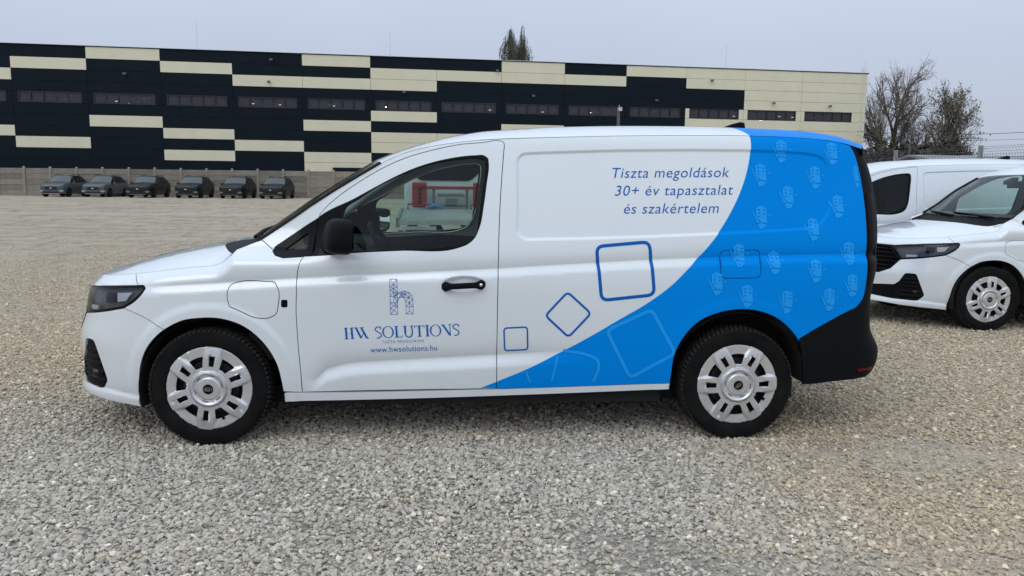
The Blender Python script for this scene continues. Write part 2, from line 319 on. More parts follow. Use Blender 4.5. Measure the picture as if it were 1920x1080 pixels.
def half_width(x, z, feat=True):
    w = W0(z)
    w = w-.022*sst((.55-x)/1.1)-.030*np.clip((x-2.7)/1.2, 0, 1)**2*(1+1.2*sst((z-1.0)/.6))
    w = w-.055*np.clip((1.25-x)/.95, 0, 1)*sst((z-1.0)/.22)
    zh = np.interp(x, HOODL[0], HOODL[1])
    w = w-.075*sst((z-(zh-.10))/.12)**1.6*sst((.72-x)/.3)
    if feat:
        w = w-.026*sst(2.1-2.1*np.hypot((x-1.398)/.124, (z-.906)/.046))
        d = z-zbelt(x); a = .020*sst((x+.62)/.55)
        w = w+np.where(d > 0, -a*np.exp(-np.maximum(d, 0)/.042), -a*(1-sst(-d/.052)))
        d = z-np.interp(x, [-.66, -.37], [.302, .272]); a = .011*sst((-.36-x)/.02)
        w = w+np.where(d > 0, -a*np.exp(-np.maximum(d, 0)/.035), -a*(1-sst(-d/.03)))
        d = z-zlow(x); a = .025*sst((x-.50)/.16)*sst((2.25-x)/.8)
        w = w+np.where(d > 0, -a*np.exp(-np.maximum(d, 0)/.050), -a*(1-sst(-d/.080)))
        w = w-.010*sst(-rrect_sd(x, z)/.016+.5)
        for (ax, az, ar), am in zip(ARCH, (.008, .004)):
            rr = np.hypot(x-ax, z-az)-ar
            w = w+am*sst((.095-rr)/.05)*np.where(z > az-.12, 1, sst((z-az+.32)/.2))
    return w
def S(s, z, feat=True):
    """contour point: s is x along the flank, then arc round the nose / tail"""
    s = np.asarray(s, float); z = np.asarray(z, float)
    s, z = np.broadcast_arrays(s, z)
    x = np.clip(s, SF-2, SR+2).copy()
    pf = np.clip((SF-s)/LF, 0, 1)*np.pi/2; pr = np.clip((s-SR)/LR, 0, 1)*np.pi/2
    xn = NOSE(z); xr = REAR(z)
    xf_ = SF-(SF-xn)*np.sin(pf)**(2/2.15); xr_ = SR+(xr-SR)*np.sin(pr)**(2/2.8)
    x = np.where(s < SF, xf_, np.where(s > SR, xr_, s))
    y = half_width(x, z, feat)
    y = np.where(s < SF, half_width(np.maximum(x, -.60), z, feat)*np.cos(pf)**(2/2.6), np.where(s > SR, half_width(np.minimum(x, 3.78), z, feat)*np.cos(pr)**(2/5.5), y))
    return np.stack([x, -y, z], -1)
def Sn(s, z, feat=True):
    e = 2e-3
    a = S(s+e, z, feat)-S(s-e, z, feat); b = S(s, np.asarray(z)+e, feat)-S(s, np.asarray(z)-e, feat)
    n = np.cross(a, b); l = np.linalg.norm(n, axis=-1, keepdims=True)
    return n/np.maximum(l, 1e-9)
DI = np.array(TR['ditch'])
DZ = Spl(DI[:, 0], DI[:, 1])
def roof_h(x): return np.interp(x, ROOF_X, ROOF_H)
ROOF_END = 3.70
def roof_pt(x, r):
    """x along the gutter line, r across from -1 (near side) to 1"""
    x = np.asarray(x, float); r = np.asarray(r, float); x, r = np.broadcast_arrays(x, r)
    zd = np.where(x > 3.55, np.interp(x, [3.55, 3.62, 3.70], [1.717, 1.703, 1.678]), DZ(x))
    yd = -S(np.minimum(x, 3.7), zd)[..., 1]
    k = 1-np.abs(r)**2.5
    bow = .11*np.clip((1.55-x)/.61, 0, 1)**2
    tail = np.interp(x, [3.3, ROOF_END], [0, .14])*(1-np.abs(r)**4)
    return np.stack([x-bow*(1-r*r)+tail, r*yd, zd+roof_h(x)*k], -1)
PIL = np.array(TR['pillar'])
def wind_pt(t, r):
    """windscreen: t 0 at the cowl to 1 at the roof"""
    t = np.asarray(t, float); r = np.asarray(r, float); t, r = np.broadcast_arrays(t, r)
    L = np.linspace(0, 1, len(PIL)); s = np.interp(t, L, PIL[:, 0]); z = np.interp(t, L, PIL[:, 1])
    y = -S(s, z)[..., 1]
    bow = .13*(1-t)+.11*t
    k = 1-r*r
    return np.stack([s-bow*k, r*y, z+(.004+.024*t+.02*t*(1-t))*k], -1)
HE = None
def hood_edge(n=90):
    """left edge of the bonnet from the cowl corner to the nose centre"""
    pts = [(.156, 1.084), (.116, 1.041), (.085, 1.012), (.031, .995), (-.096, .984), (-.264, .966), (-.464, .944), (-.603, .932), (-.75, .922), (-.90, .914), (-1.1, .907), (-1.40, .904)]
    p = np.array(pts); d = np.r_[0, np.cumsum(np.hypot(*np.diff(p, axis=0).T))]
    t = np.linspace(0, d[-1], n)
    return np.stack([np.interp(t, d, p[:, 0]), np.interp(t, d, p[:, 1])], -1)
def hood_tables():
    e = hood_edge(200); P = S(e[:, 0], e[:, 1]); o = np.argsort(P[:, 0])
    return P[o, 0], -P[o, 1], P[o, 2]
HX, HY, HZ = hood_tables()
def hood_z(x, y):
    ye = np.interp(x, HX, HY); ze = np.interp(x, HX, HZ)
    zc = np.interp(x, HOOD_X, HOOD_ZC)
    m = np.clip(np.abs(y)/np.maximum(ye, 1e-3), 0, 1)
    zl = np.minimum(ze, np.interp(x, HX, HZ))
    return zl+(zc-zl)*(1-m**2.3)
# ---------------------------------------------------------------- sheet-metal panels cut from a surface: outline -> triangulation -> bent onto the surface
def crom(P, step=.012, closed=False, corner=50):
    """dense smooth curve through P, kept sharp where it turns by more than `corner` degrees"""
    P = np.array(P, float); n = len(P); out = []
    def ang(i):
        a = P[i]-P[(i-1) % n]; b = P[(i+1) % n]-P[i]
        return abs(math.degrees(math.atan2(a[0]*b[1]-a[1]*b[0], a@b)))
    for i in range(n if closed else n-1):
        p1, p2 = P[i], P[(i+1) % n]
        p0 = P[(i-1) % n] if (closed or i > 0) else 2*p1-p2
        p3 = P[(i+2) % n] if (closed or i < n-2) else 2*p2-p1
        if (closed or i > 0) and ang(i) > corner: p0 = 2*p1-p2
        if (closed or i < n-2) and ang((i+1) % n) > corner: p3 = 2*p2-p1
        d1 = np.linalg.norm(p2-p1)+1e-9; d0 = np.linalg.norm(p1-p0)+1e-9; d2 = np.linalg.norm(p3-p2)+1e-9
        m1 = ((p2-p1)/d1*d0+(p1-p0)/d0*d1)/(d0+d1)*d1
        m2 = ((p3-p2)/d2*d1+(p2-p1)/d1*d2)/(d1+d2)*d1
        k = max(1, int(round(d1/step)))
        for j in range(k):
            t = j/k; t2, t3 = t*t, t*t*t
            out.append((2*t3-3*t2+1)*p1+(t3-2*t2+t)*m1+(3*t2-2*t3)*p2+(t3-t2)*m2)
    if not closed: out.append(P[-1])
    return np.array(out)
def poly_area(P): return .5*np.sum(P[:, 0]*np.roll(P[:, 1], -1)-np.roll(P[:, 0], -1)*P[:, 1])
def dedupe(P, e=1e-3):
    P = np.asarray(P); k = [0]
    for i in range(1, len(P)):
        if np.linalg.norm(P[i]-P[k[-1]]) > e: k.append(i)
    if len(k) > 1 and np.linalg.norm(P[k[-1]]-P[0]) < e: k.pop()
    return P[k]
def inset(P, d):
    P = dedupe(P); ccw = poly_area(P) > 0
    a = P-np.roll(P, 1, 0); b = np.roll(P, -1, 0)-P
    def nrm(v):
        v = v/np.maximum(np.linalg.norm(v, axis=1, keepdims=True), 1e-9); return np.stack([-v[:, 1], v[:, 0]], 1)*(1 if ccw else -1)
    n = nrm(a)+nrm(b); l = np.maximum(np.linalg.norm(n, axis=1, keepdims=True), .5); n = n/l
    return P+n*d
def inside(P, Q):
    x, y = Q[:, 0], Q[:, 1]; r = np.zeros(len(Q), bool); n = len(P)
    for i in range(n):
        x1, y1 = P[i]; x2, y2 = P[(i+1) % n]
        if y1 == y2: continue
        c = ((y1 > y) != (y2 > y)) & (x < (x2-x1)*(y-y1)/(y2-y1)+x1); r ^= c
    return r
def seg_dist2(Q, P, closed=True):
    d = np.full(len(Q), 1e9); n = len(P)
    lo = 0
    for i in range(n if closed else n-1):
        a = P[i]; b = P[(i+1) % n]; ab = b-a
        t = np.clip(((Q-a)@ab)/max(ab@ab, 1e-12), 0, 1); d = np.minimum(d, ((Q-a-t[:, None]*ab)**2).sum(1))
    return d
def tri_region(outer, holes=(), grid=.014, lines=(), extra=None):
    """2-D points, triangles and boundary loops of a region"""
    loops = [dedupe(outer)]+[dedupe(h) for h in holes]
    lo, hi = loops[0].min(0), loops[0].max(0); g = grid
    X = np.arange(lo[0]+g*.5, hi[0], g); Y = np.arange(lo[1]+g*.5, hi[1], g)
    Q = np.stack(np.meshgrid(X, Y, indexing='ij'), -1).reshape(-1, 2)
    if extra is not None and len(extra):
        k = np.ones(len(Q), bool)
        for s0 in range(0, len(Q), 4000):
            q = Q[s0:s0+4000]; k[s0:s0+4000] = ((q[:, None]-extra[None])**2).sum(-1).min(1) > (.42*g)**2
        Q = np.concatenate([Q[k], extra])
    m = inside(loops[0], Q)
    for h in loops[1:]: m &= ~inside(h, Q)
    Q = Q[m]
    for l in loops: Q = Q[seg_dist2(Q, l) > (.4*g)**2]
    for l in lines: Q = Q[seg_dist2(Q, l, False) > (.4*g)**2]
    V = []; E = []
    for l in loops:
        n = len(V); V += [tuple(p) for p in l]; E += [(n+i, n+(i+1) % len(l)) for i in range(len(l))]
    nb = len(V)
    for l in lines:
        n = len(V); V += [tuple(p) for p in l]; E += [(n+i, n+i+1) for i in range(len(l)-1)]
    V += [tuple(p) for p in Q]
    r = delaunay_2d_cdt([Vector(v) for v in V], E, [], 0, 1e-6)
    P = np.array([tuple(v) for v in r[0]]); F = np.array([f for f in r[2]])
    cen = P[F].mean(1); k = inside(loops[0], cen)
    for h in loops[1:]: k &= ~inside(h, cen)
    F = F[k]
    a = P[F[:, 1]]-P[F[:, 0]]; b = P[F[:, 2]]-P[F[:, 0]]; fl = a[:, 0]*b[:, 1]-a[:, 1]*b[:, 0] < 0
    F[fl] = F[fl][:, ::-1]
    return P, F, loops
def panel(name, outer, mats, parent, holes=(), gap=.0022, grid=.014, depth=.018, off=0., surf=None, nsurf=None, both=False, lines=(), classify=None, extra=None, skip=None, flip=False, hole_gap=None, mirror=False):
    """bend the region onto surf(s, z) -> xyz; rims run `depth` inwards; both = joined with its mirror image; mirror = only the mirror image"""
    sf = surf or S; nf = nsurf or Sn
    outer = inset(outer, gap) if gap else dedupe(outer)
    holes = [inset(h, -(gap if hole_gap is None else hole_gap)) if gap else dedupe(h) for h in holes]
    P, F, loops = tri_region(outer, holes, grid, lines, extra)
    N = nf(P[:, 0], P[:, 1]); X = sf(P[:, 0], P[:, 1])+N*off
    V = [X]; NN = [N]; FF = [F]; MI = [np.zeros(len(F), int)]
    if classify is not None: MI[0] = classify(P[F].mean(1)).astype(int)
    n0 = len(X); rimF = []; rimM = []
    if depth:
        for li, l in enumerate(loops):
            if poly_area(l) < 0: l = l[::-1]
            n = nf(l[:, 0], l[:, 1]); a = sf(l[:, 0], l[:, 1])+n*off; b = a-n*depth
            t = np.roll(a, -1, 0)-np.roll(a, 1, 0); sn = np.cross(t, n); sn /= np.maximum(np.linalg.norm(sn, axis=1, keepdims=True), 1e-9)
            if li: sn = -sn
            V += [a, b]; NN += [sn, sn]; k = len(l)
            cm = classify(l).astype(int) if classify is not None else np.zeros(k, int)
            for i in range(k):
                j = (i+1) % k
                if skip is not None and skip(l[i]) and skip(l[j]): continue
                f = (n0+i, n0+k+i, n0+k+j, n0+j); rimF.append(f if li == 0 else f[::-1]); rimM.append(cm[i])
            n0 += 2*k
    V = np.concatenate(V); NN = np.concatenate(NN); Fs = [tuple(f) for f in F]+rimF; mi = list(MI[0])+rimM
    if both or mirror:
        V2 = V*np.array([1, -1, 1]); N2 = NN*np.array([1, -1, 1]); F2 = [f[::-1] for f in Fs]
        if mirror: V, NN, Fs = V2, N2, F2
        else:
            n = len(V); wd = np.abs(V[:, 1]) < 2e-3; V[wd, 1] = 0; NN[wd, 1] = 0; ix = np.where(wd, np.arange(n), n+np.cumsum(~wd)-1)   # welded on the centre line
            V = np.concatenate([V, V2[~wd]]); NN = np.concatenate([NN, N2[~wd]]); Fs = Fs+[tuple(int(ix[i]) for i in f) for f in F2]; mi = mi+mi
    return mesh(name, V, Fs, mats, parent, mi, True, NN)
def ribbon(name, curves, mats, parent, w=.014, off=-.012, both=False):
    """dark strips added behind the shut lines to make the gaps look shaded"""
    for c in curves:
        c = np.asarray(c); t = np.gradient(c, axis=0); t /= np.maximum(np.linalg.norm(t, axis=1, keepdims=True), 1e-9); n = np.stack([-t[:, 1], t[:, 0]], 1)
        A = c+n*w; B = c-n*w; P = []
        for q in (A, B): P.append(S(q[:, 0], q[:, 1])+Sn(q[:, 0], q[:, 1])*off)
        P = np.stack(P, 1)
        for sg in ((1, -1) if both else (1,)): b = MB(); b.grid(P*np.array([1, sg, 1])); b.build(name, mats, parent, fix=False)
def decal(name, polys, mats, parent, off=.0016, grid=None):
    """flat print: polygons [(outer, holes)] on the flank"""
    V = []; F = []; NN = []; n = 0
    for o, hs in polys:
        o = lin(o); hs = [lin(h) for h in hs]
        P, f, _ = tri_region(o, hs, grid or 9.)
        N = Sn(P[:, 0], P[:, 1]); X = S(P[:, 0], P[:, 1])+N*off
        V.append(X); NN.append(N); F += [tuple(i+n for i in t) for t in f]; n += len(X)
    return mesh(name, np.concatenate(V), F, mats, parent, None, True, np.concatenate(NN))
def lin(P, step=.012):
    out = []
    for a, b in zip(P, np.roll(P, -1, 0)):
        k = max(1, int(np.linalg.norm(b-a)/step))
        for j in range(k): out.append(a+(b-a)*j/k)
    return np.array(out)
def stroke(P, w, closed=False):
    """outline polygons (outer, holes) of a line of width w"""
    P = np.asarray(P, float)
    if closed: return inset(P, -w/2), [inset(P, w/2)]
    t = np.gradient(P, axis=0); t /= np.maximum(np.linalg.norm(t, axis=1, keepdims=True), 1e-9); n = np.stack([-t[:, 1], t[:, 0]], 1)*w/2
    return np.concatenate([P+n, (P-n)[::-1]]), []
def rounded(C, r, n=6):
    """polygon corners C rounded by r"""
    C = np.asarray(C, float); out = []; k = len(C)
    for i in range(k):
        p = C[i]; a = C[i-1]-p; b = C[(i+1) % k]-p; la, lb = np.linalg.norm(a), np.linalg.norm(b); q = min(r, .45*la, .45*lb)
        A = p+a/la*q; B = p+b/lb*q
        for j in range(n+1):
            t = j/n; out.append((1-t)**2*A+2*t*(1-t)*p+t*t*B)
    return dedupe(np.array(out), 1e-5)
def text_mesh(body, size=1., shear=0., spacing=1., word=1., bold=0., align='LEFT'):
    cu = D.curves.new('print', 'FONT'); cu.body = body; cu.size = size; cu.shear = shear; cu.space_character = spacing; cu.space_word = word; cu.offset = bold; cu.align_x = align; cu.resolution_u = 4
    o = D.objects.new('print', cu); COL.objects.link(o); dg = bpy.context.evaluated_depsgraph_get(); me = D.meshes.new_from_object(o.evaluated_get(dg))
    V = np.array([v.co[:2] for v in me.vertices]); F = [tuple(p.vertices) for p in me.polygons]
    D.objects.remove(o); D.curves.remove(cu); D.meshes.remove(me); return V, F
def text_decal(name, body, p0, p1, mats, parent, height=None, off=.0016, **k):
    """lettering laid along the base line p0 -> p1 on the flank, as wide as that line"""
    V, F = text_mesh(body, **k); V = V-np.array([V[:, 0].min(), 0]); wd = V[:, 0].max()
    p0 = np.array(p0); p1 = np.array(p1); d = (p1-p0)/wd; u = np.array([-d[1], d[0]])
    if height: u = u/np.linalg.norm(u)*height
    Q = p0+V[:, :1]*d+V[:, 1:]*u
    N = Sn(Q[:, 0], Q[:, 1]); X = S(Q[:, 0], Q[:, 1])+N*off
    a = X[F[0][1]]-X[F[0][0]]; b = X[F[0][2]]-X[F[0][0]]
    if np.cross(a, b)@N[F[0][0]] < 0: F = [f[::-1] for f in F]
    return mesh(name, X, F, mats, parent)
# ---------------------------------------------------------------- ground
def gz(x, y):
    x = np.asarray(x, float); y = np.asarray(y, float)
    return .27*sst((y-8)/46)+.040*sst((x-3.9)/2.2)*sst((y+.2)/2.2)*(1-sst((y-14)/30))
def ground_material():
    m = D.materials.new('gravel_ground'); m.use_nodes = True; nt = m.node_tree; b = nt.nodes['Principled BSDF']; N = nt.nodes.new; L = nt.links.new
    tc = N('ShaderNodeTexCoord'); b.inputs['Roughness'].default_value = .95; b.inputs['Specular IOR Level'].default_value = .2
    def noise(s, d=5, sc=None):
        n = N('ShaderNodeTexNoise'); n.inputs['Scale'].default_value = s; n.inputs['Detail'].default_value = d
        if sc:
            mp = N('ShaderNodeMapping'); mp.inputs['Scale'].default_value = sc; L(tc.outputs['Object'], mp.inputs[0]); L(mp.outputs[0], n.inputs['Vector'])
        else: L(tc.outputs['Object'], n.inputs['Vector'])
        return n.outputs['Fac']
    def rng_(v, a, c, p=0., q=1.):
        r = N('ShaderNodeMapRange'); r.inputs[1].default_value = a; r.inputs[2].default_value = c; r.inputs[3].default_value = p; r.inputs[4].default_value = q; L(v, r.inputs[0]); return r.outputs[0]
    def mix(f, a, c):
        x = N('ShaderNodeMix'); x.data_type = 'RGBA'; L(f, x.inputs[0]) if not isinstance(f, float) else setattr(x.inputs[0], 'default_value', f)
        for v, i in ((a, 6), (c, 7)):
            if isinstance(v, tuple): x.inputs[i].default_value = (*v, 1)
            else: L(v, x.inputs[i])
        return x.outputs[2]
    v = N('ShaderNodeTexVoronoi'); v.inputs['Scale'].default_value = 62; L(tc.outputs['Object'], v.inputs['Vector'])
    sp = N('ShaderNodeSeparateColor'); L(v.outputs['Color'], sp.inputs[0])
    v2 = N('ShaderNodeTexVoronoi'); v2.inputs['Scale'].default_value = 24; L(tc.outputs['Object'], v2.inputs['Vector'])
    sp2 = N('ShaderNodeSeparateColor'); L(v2.outputs['Color'], sp2.inputs[0])
    grey = mix(sp.outputs[0], (.10, .092, .078), (.40, .37, .31))  # dark-grey fines, kept low to paint shade into the gaps between stones
    tan = mix(sp.outputs[1], (.26, .218, .158), (.60, .52, .40))
    tan = mix(rng_(noise(7, 6), .35, .65), tan, mix(sp2.outputs[1], (.36, .305, .228), (.52, .45, .345)))
    sx = N('ShaderNodeSeparateXYZ'); L(tc.outputs['Object'], sx.inputs[0])
    wob = rng_(noise(.8, 5), 0, 1, -1.6, 1.6)
    def add(p, q):
        n = N('ShaderNodeMath'); n.operation = 'ADD'; L(p, n.inputs[0]); L(q, n.inputs[1]); return n.outputs[0]
    def mx(p, q):
        n = N('ShaderNodeMath'); n.operation = 'MAXIMUM'; L(p, n.inputs[0]); L(q, n.inputs[1]); return n.outputs[0]
    dust = mx(mx(rng_(add(sx.outputs['Y'], wob), -.9, 1.2), rng_(add(sx.outputs['X'], wob), 2.3, 3.6)), rng_(add(sx.outputs['X'], wob), -1.0, -2.2))
    base = mix(dust, grey, tan)
    # farther yard: drier and paler, mottled, with darker ruts and damp scars
    far = rng_(sx.outputs['Y'], 2., 14.)
    mott = mix(rng_(noise(.9, 9, (.8, 1.3, 1)), .34, .66), (.285, .232, .160), (.56, .475, .355))
    mott = mix(rng_(noise(5.5, 8, (.7, 1.2, 1)), .38, .62, 0, .55), mott, mix(sp2.outputs[0], (.22, .178, .122), (.62, .53, .40)))
    spk = rng_(noise(7., 7, (1., .22, 1)), .40, .60)  # speckle colours in the shadows of stones too far off to scatter
    mott = mix(spk, mott, mix(sp.outputs[2], (.20, .168, .122), (.66, .575, .45)))
    mott = mix(rng_(noise(3., 6, (1., .3, 1)), .56, .64, 0, .5), mott, (.21, .178, .13))
    base = mix(far, base, mott)
    base = mix(rng_(noise(.42, 9, (.35, 1.7, 1)), .60, .68, 0, .34), base, (.155, .125, .085))
    base = mix(rng_(noise(.30, 7, (.16, .8, 1)), .56, .72, 0, .34), base, (.66, .575, .44))
    base = mix(rng_(noise(2.2, 7, (.5, 1.6, 1)), .60, .68, 0, .35), base, (.19, .158, .115))
    L(base, b.inputs['Base Color'])
    bp = N('ShaderNodeBump'); bp.inputs['Strength'].default_value = .9; bp.inputs['Distance'].default_value = .012
    h = N('ShaderNodeMath'); h.operation = 'ADD'; L(rng_(v.outputs['Distance'], 0, .7, 1, 0), h.inputs[0]); L(noise(25, 6), h.inputs[1]); L(h.outputs[0], bp.inputs['Height']); L(bp.outputs[0], b.inputs['Normal'])
    return m
GM = ground_material()
xs = np.r_[-400, -200, -120, np.arange(-70, -10, 4), np.arange(-10, 16, .25), np.arange(16, 80, 4), 120, 200, 400]; ys = np.r_[-150, -60, -20, np.arange(-8, 12, .25), np.arange(12, 90, 3), 120, 200, 500]
Xg, Yg = np.meshgrid(xs, ys, indexing='ij')
dip = np.zeros_like(Xg)
for _ in range(60):
    cx, cy, r = rng.uniform(-9, 14), rng.uniform(-5, 11), rng.uniform(.5, 1.6); dip += rng.uniform(-.010, .010)*np.exp(-((Xg-cx)**2+(Yg-cy)**2)/r**2)
nearv = np.exp(-((Yg+.9)/.5)**2)
Zg = gz(Xg, Yg)+dip*.8*(1-nearv*.8)
b = MB(); b.grid(np.stack([Xg, Yg, Zg], -1), flip=True); ground = b.build('ground', GM, smooth=True); tag(ground, kind='structure')

# loose stones over the near ground: density thins with distance and over sandy patches
def stones():
    xs = np.arange(-11, 17.01, .22); ys = np.arange(-3.6, 15, .22); X, Y = np.meshgrid(xs, ys, indexing='ij')
    from mathutils import noise as mn
    d = np.hypot(X-1.37, Y+5.11)
    lam = np.interp(d, [2, 4, 6.5, 10, 14, 19], [7200, 6000, 3600, 1900, 700, 60])
    nz = np.vectorize(lambda x, y: mn.fractal(Vector((x*.55, y*.75, 3.3)), 1., 2., 4))(X, Y)
    sand = sst((nz-.02)/.30)*np.where(X > 1.8, 1., np.where(X < -1.0, .75, .35)); lam = lam*(1-.86*sand)
    # outside the view cone nothing is needed
    rel = (X-1.37)*math.cos(.0689)-(Y+5.11)*math.sin(.0689); dep = (Y+5.11)*math.cos(.0689)+(X-1.37)*math.sin(.0689)
    lam = np.where(np.abs(rel) < dep*.95+1.6, lam, 0)
    cut = (X > .2) & (X < 3.4) & (Y > .2) & (Y < 9); lam = np.where(cut, lam*.4, lam)
    b = MB(); P = np.stack([X, Y, np.zeros_like(X)+.0], -1)
    nv = nearv
    zz = gz(X, Y)
    P[..., 2] = zz; b.grid(P, flip=True)
    o = b.build('gravel', [], smooth=True); o['kind'] = 'stuff'
    at = o.data.attributes.new('dens', 'FLOAT', 'POINT'); at.data.foreach_set('value', lam.reshape(-1).astype(np.float32))
    m = D.materials.new('stone'); m.use_nodes = True; nt = m.node_tree; bs = nt.nodes['Principled BSDF']; oi = nt.nodes.new('ShaderNodeObjectInfo'); cr = nt.nodes.new('ShaderNodeValToRGB')
    e = cr.color_ramp.elements; e[0].position = 0; e[0].color = (.30, .285, .255, 1); e[1].position = 1; e[1].color = (.80, .755, .68, 1)
    for p, c in ((.2, (.385, .37, .33)), (.6, (.455, .43, .385)), (.86, (.54, .515, .465)), (.90, (.50, .42, .30)), (.935, (.56, .535, .485))):
        q = e.new(p); q.color = (*c, 1)
    nt.links.new(oi.outputs['Random'], cr.inputs[0])
    # stones away from the fresh heap are dusted with the tan fines
    sx = nt.nodes.new('ShaderNodeSeparateXYZ'); nt.links.new(oi.outputs['Location'], sx.inputs[0]); nn = nt.nodes.new('ShaderNodeTexNoise'); nn.inputs['Scale'].default_value = .8; nn.inputs['Detail'].default_value = 5; nt.links.new(oi.outputs['Location'], nn.inputs['Vector'])
    def mr3(v, a, c, p=0., q=1.):
        r = nt.nodes.new('ShaderNodeMapRange'); r.inputs[1].default_value = a; r.inputs[2].default_value = c; r.inputs[3].default_value = p; r.inputs[4].default_value = q; nt.links.new(v, r.inputs[0]); return r.outputs[0]
    def op(o_, p, q):
        n = nt.nodes.new('ShaderNodeMath'); n.operation = o_; nt.links.new(p, n.inputs[0]); nt.links.new(q, n.inputs[1]); return n.outputs[0]
    wob = mr3(nn.outputs['Fac'], 0, 1, -1.6, 1.6)
    dust = op('MAXIMUM', op('MAXIMUM', mr3(op('ADD', sx.outputs['Y'], wob), -.9, 1.2), mr3(op('ADD', sx.outputs['X'], wob), 2.3, 3.6)), mr3(op('ADD', sx.outputs['X'], wob), -1.0, -2.2))
    tn = nt.nodes.new('ShaderNodeMix'); tn.data_type = 'RGBA'; tn.blend_type = 'MULTIPLY'; tn.inputs[7].default_value = (1.0, .92, .79, 1); nt.links.new(dust, tn.inputs[0]); nt.links.new(cr.outputs[0], tn.inputs[6])
    t2 = nt.nodes.new('ShaderNodeMix'); t2.data_type = 'RGBA'; t2.blend_type = 'MULTIPLY'; t2.inputs[0].default_value = 1; t2.inputs[7].default_value = (1.13, 1.08, 1.0, 1); nt.links.new(tn.outputs[2], t2.inputs[6]); nt.links.new(t2.outputs[2], bs.inputs['Base Color']); bs.inputs['Roughness'].default_value = .85; bs.inputs['Specular IOR Level'].default_value = .25
    ng = D.node_groups.new('scatter_stones', 'GeometryNodeTree'); ng.interface.new_socket('Geometry', in_out='INPUT', socket_type='NodeSocketGeometry'); ng.interface.new_socket('Geometry', in_out='OUTPUT', socket_type='NodeSocketGeometry')
    N = ng.nodes.new; L = ng.links.new; gi = N('NodeGroupInput'); go = N('NodeGroupOutput')
    dp = N('GeometryNodeDistributePointsOnFaces'); dp.distribute_method = 'RANDOM'; na = N('GeometryNodeInputNamedAttribute'); na.data_type = 'FLOAT'; na.inputs['Name'].default_value = 'dens'
    L(gi.outputs[0], dp.inputs['Mesh']); L(na.outputs['Attribute'], dp.inputs['Density'])
    join = N('GeometryNodeJoinGeometry'); geos = []
    for k in range(5):
        ic = N('GeometryNodeMeshIcoSphere'); ic.inputs['Radius'].default_value = 1; ic.inputs['Subdivisions'].default_value = 2 if k < 3 else 1
        nz_ = N('ShaderNodeTexNoise'); nz_.noise_dimensions = '4D'; nz_.inputs['W'].default_value = 3.7*k+1; nz_.inputs['Scale'].default_value = .85; nz_.inputs['Detail'].default_value = 1
        sb = N('ShaderNodeVectorMath'); sb.operation = 'SUBTRACT'; sb.inputs[1].default_value = (.5, .5, .5); L(nz_.outputs['Color'], sb.inputs[0])
        sc_ = N('ShaderNodeVectorMath'); sc_.operation = 'SCALE'; sc_.inputs['Scale'].default_value = 2.0; L(sb.outputs[0], sc_.inputs[0])
        sp = N('GeometryNodeSetPosition'); L(ic.outputs['Mesh'], sp.inputs['Geometry']); L(sc_.outputs[0], sp.inputs['Offset'])
        tr = N('GeometryNodeTransform'); tr.inputs['Scale'].default_value = ((1.1, .8, .62), (1, .9, .7), (1.25, .75, .55), (.9, .9, .75), (1.1, .7, .6))[k]; L(sp.outputs[0], tr.inputs['Geometry'])
        sm = N('GeometryNodeSetMaterial'); sm.inputs['Material'].default_value = m; L(tr.outputs[0], sm.inputs['Geometry']); geos.append(sm)
    g2i = N('GeometryNodeGeometryToInstance')
    for s_ in geos[::-1]: L(s_.outputs[0], g2i.inputs[0])
    io = N('GeometryNodeInstanceOnPoints'); zo = N('FunctionNodeRandomValue'); zo.data_type = 'FLOAT_VECTOR'; zo.inputs[0].default_value = (0, 0, -.004); zo.inputs[1].default_value = (0, 0, .009); zo.inputs['Seed'].default_value = 3; ps = N('GeometryNodeSetPosition'); L(dp.outputs['Points'], ps.inputs['Geometry']); L(zo.outputs[0], ps.inputs['Offset']); L(ps.outputs[0], io.inputs['Points']); L(g2i.outputs[0], io.inputs['Instance']); io.inputs['Pick Instance'].default_value = True
    ri = N('FunctionNodeRandomValue'); ri.data_type = 'INT'; ri.inputs[4].default_value = 0; ri.inputs[5].default_value = 4; L(ri.outputs[2], io.inputs['Instance Index'])
    rr = N('FunctionNodeRandomValue'); rr.data_type = 'FLOAT_VECTOR'; rr.inputs[0].default_value = (-.5, -.5, 0); rr.inputs[1].default_value = (.5, .5, 6.283); rr.inputs['Seed'].default_value = 5; L(rr.outputs[0], io.inputs['Rotation'])
    rs = N('FunctionNodeRandomValue'); rs.data_type = 'FLOAT'; rs.inputs[2].default_value = 0.; rs.inputs[3].default_value = 1.; rs.inputs['Seed'].default_value = 9
    pw = N('ShaderNodeMath'); pw.operation = 'POWER'; pw.inputs[1].default_value = 2.2; L(rs.outputs[1], pw.inputs[0]); mr_ = N('ShaderNodeMapRange'); mr_.inputs[3].default_value = .0048; mr_.inputs[4].default_value = .0165; L(pw.outputs[0], mr_.inputs[0]); L(mr_.outputs[0], io.inputs['Scale'])
    L(io.outputs[0], go.inputs[0])
    md = o.modifiers.new('stones', 'NODES'); md.node_group = ng
    return o
gravel = stones()
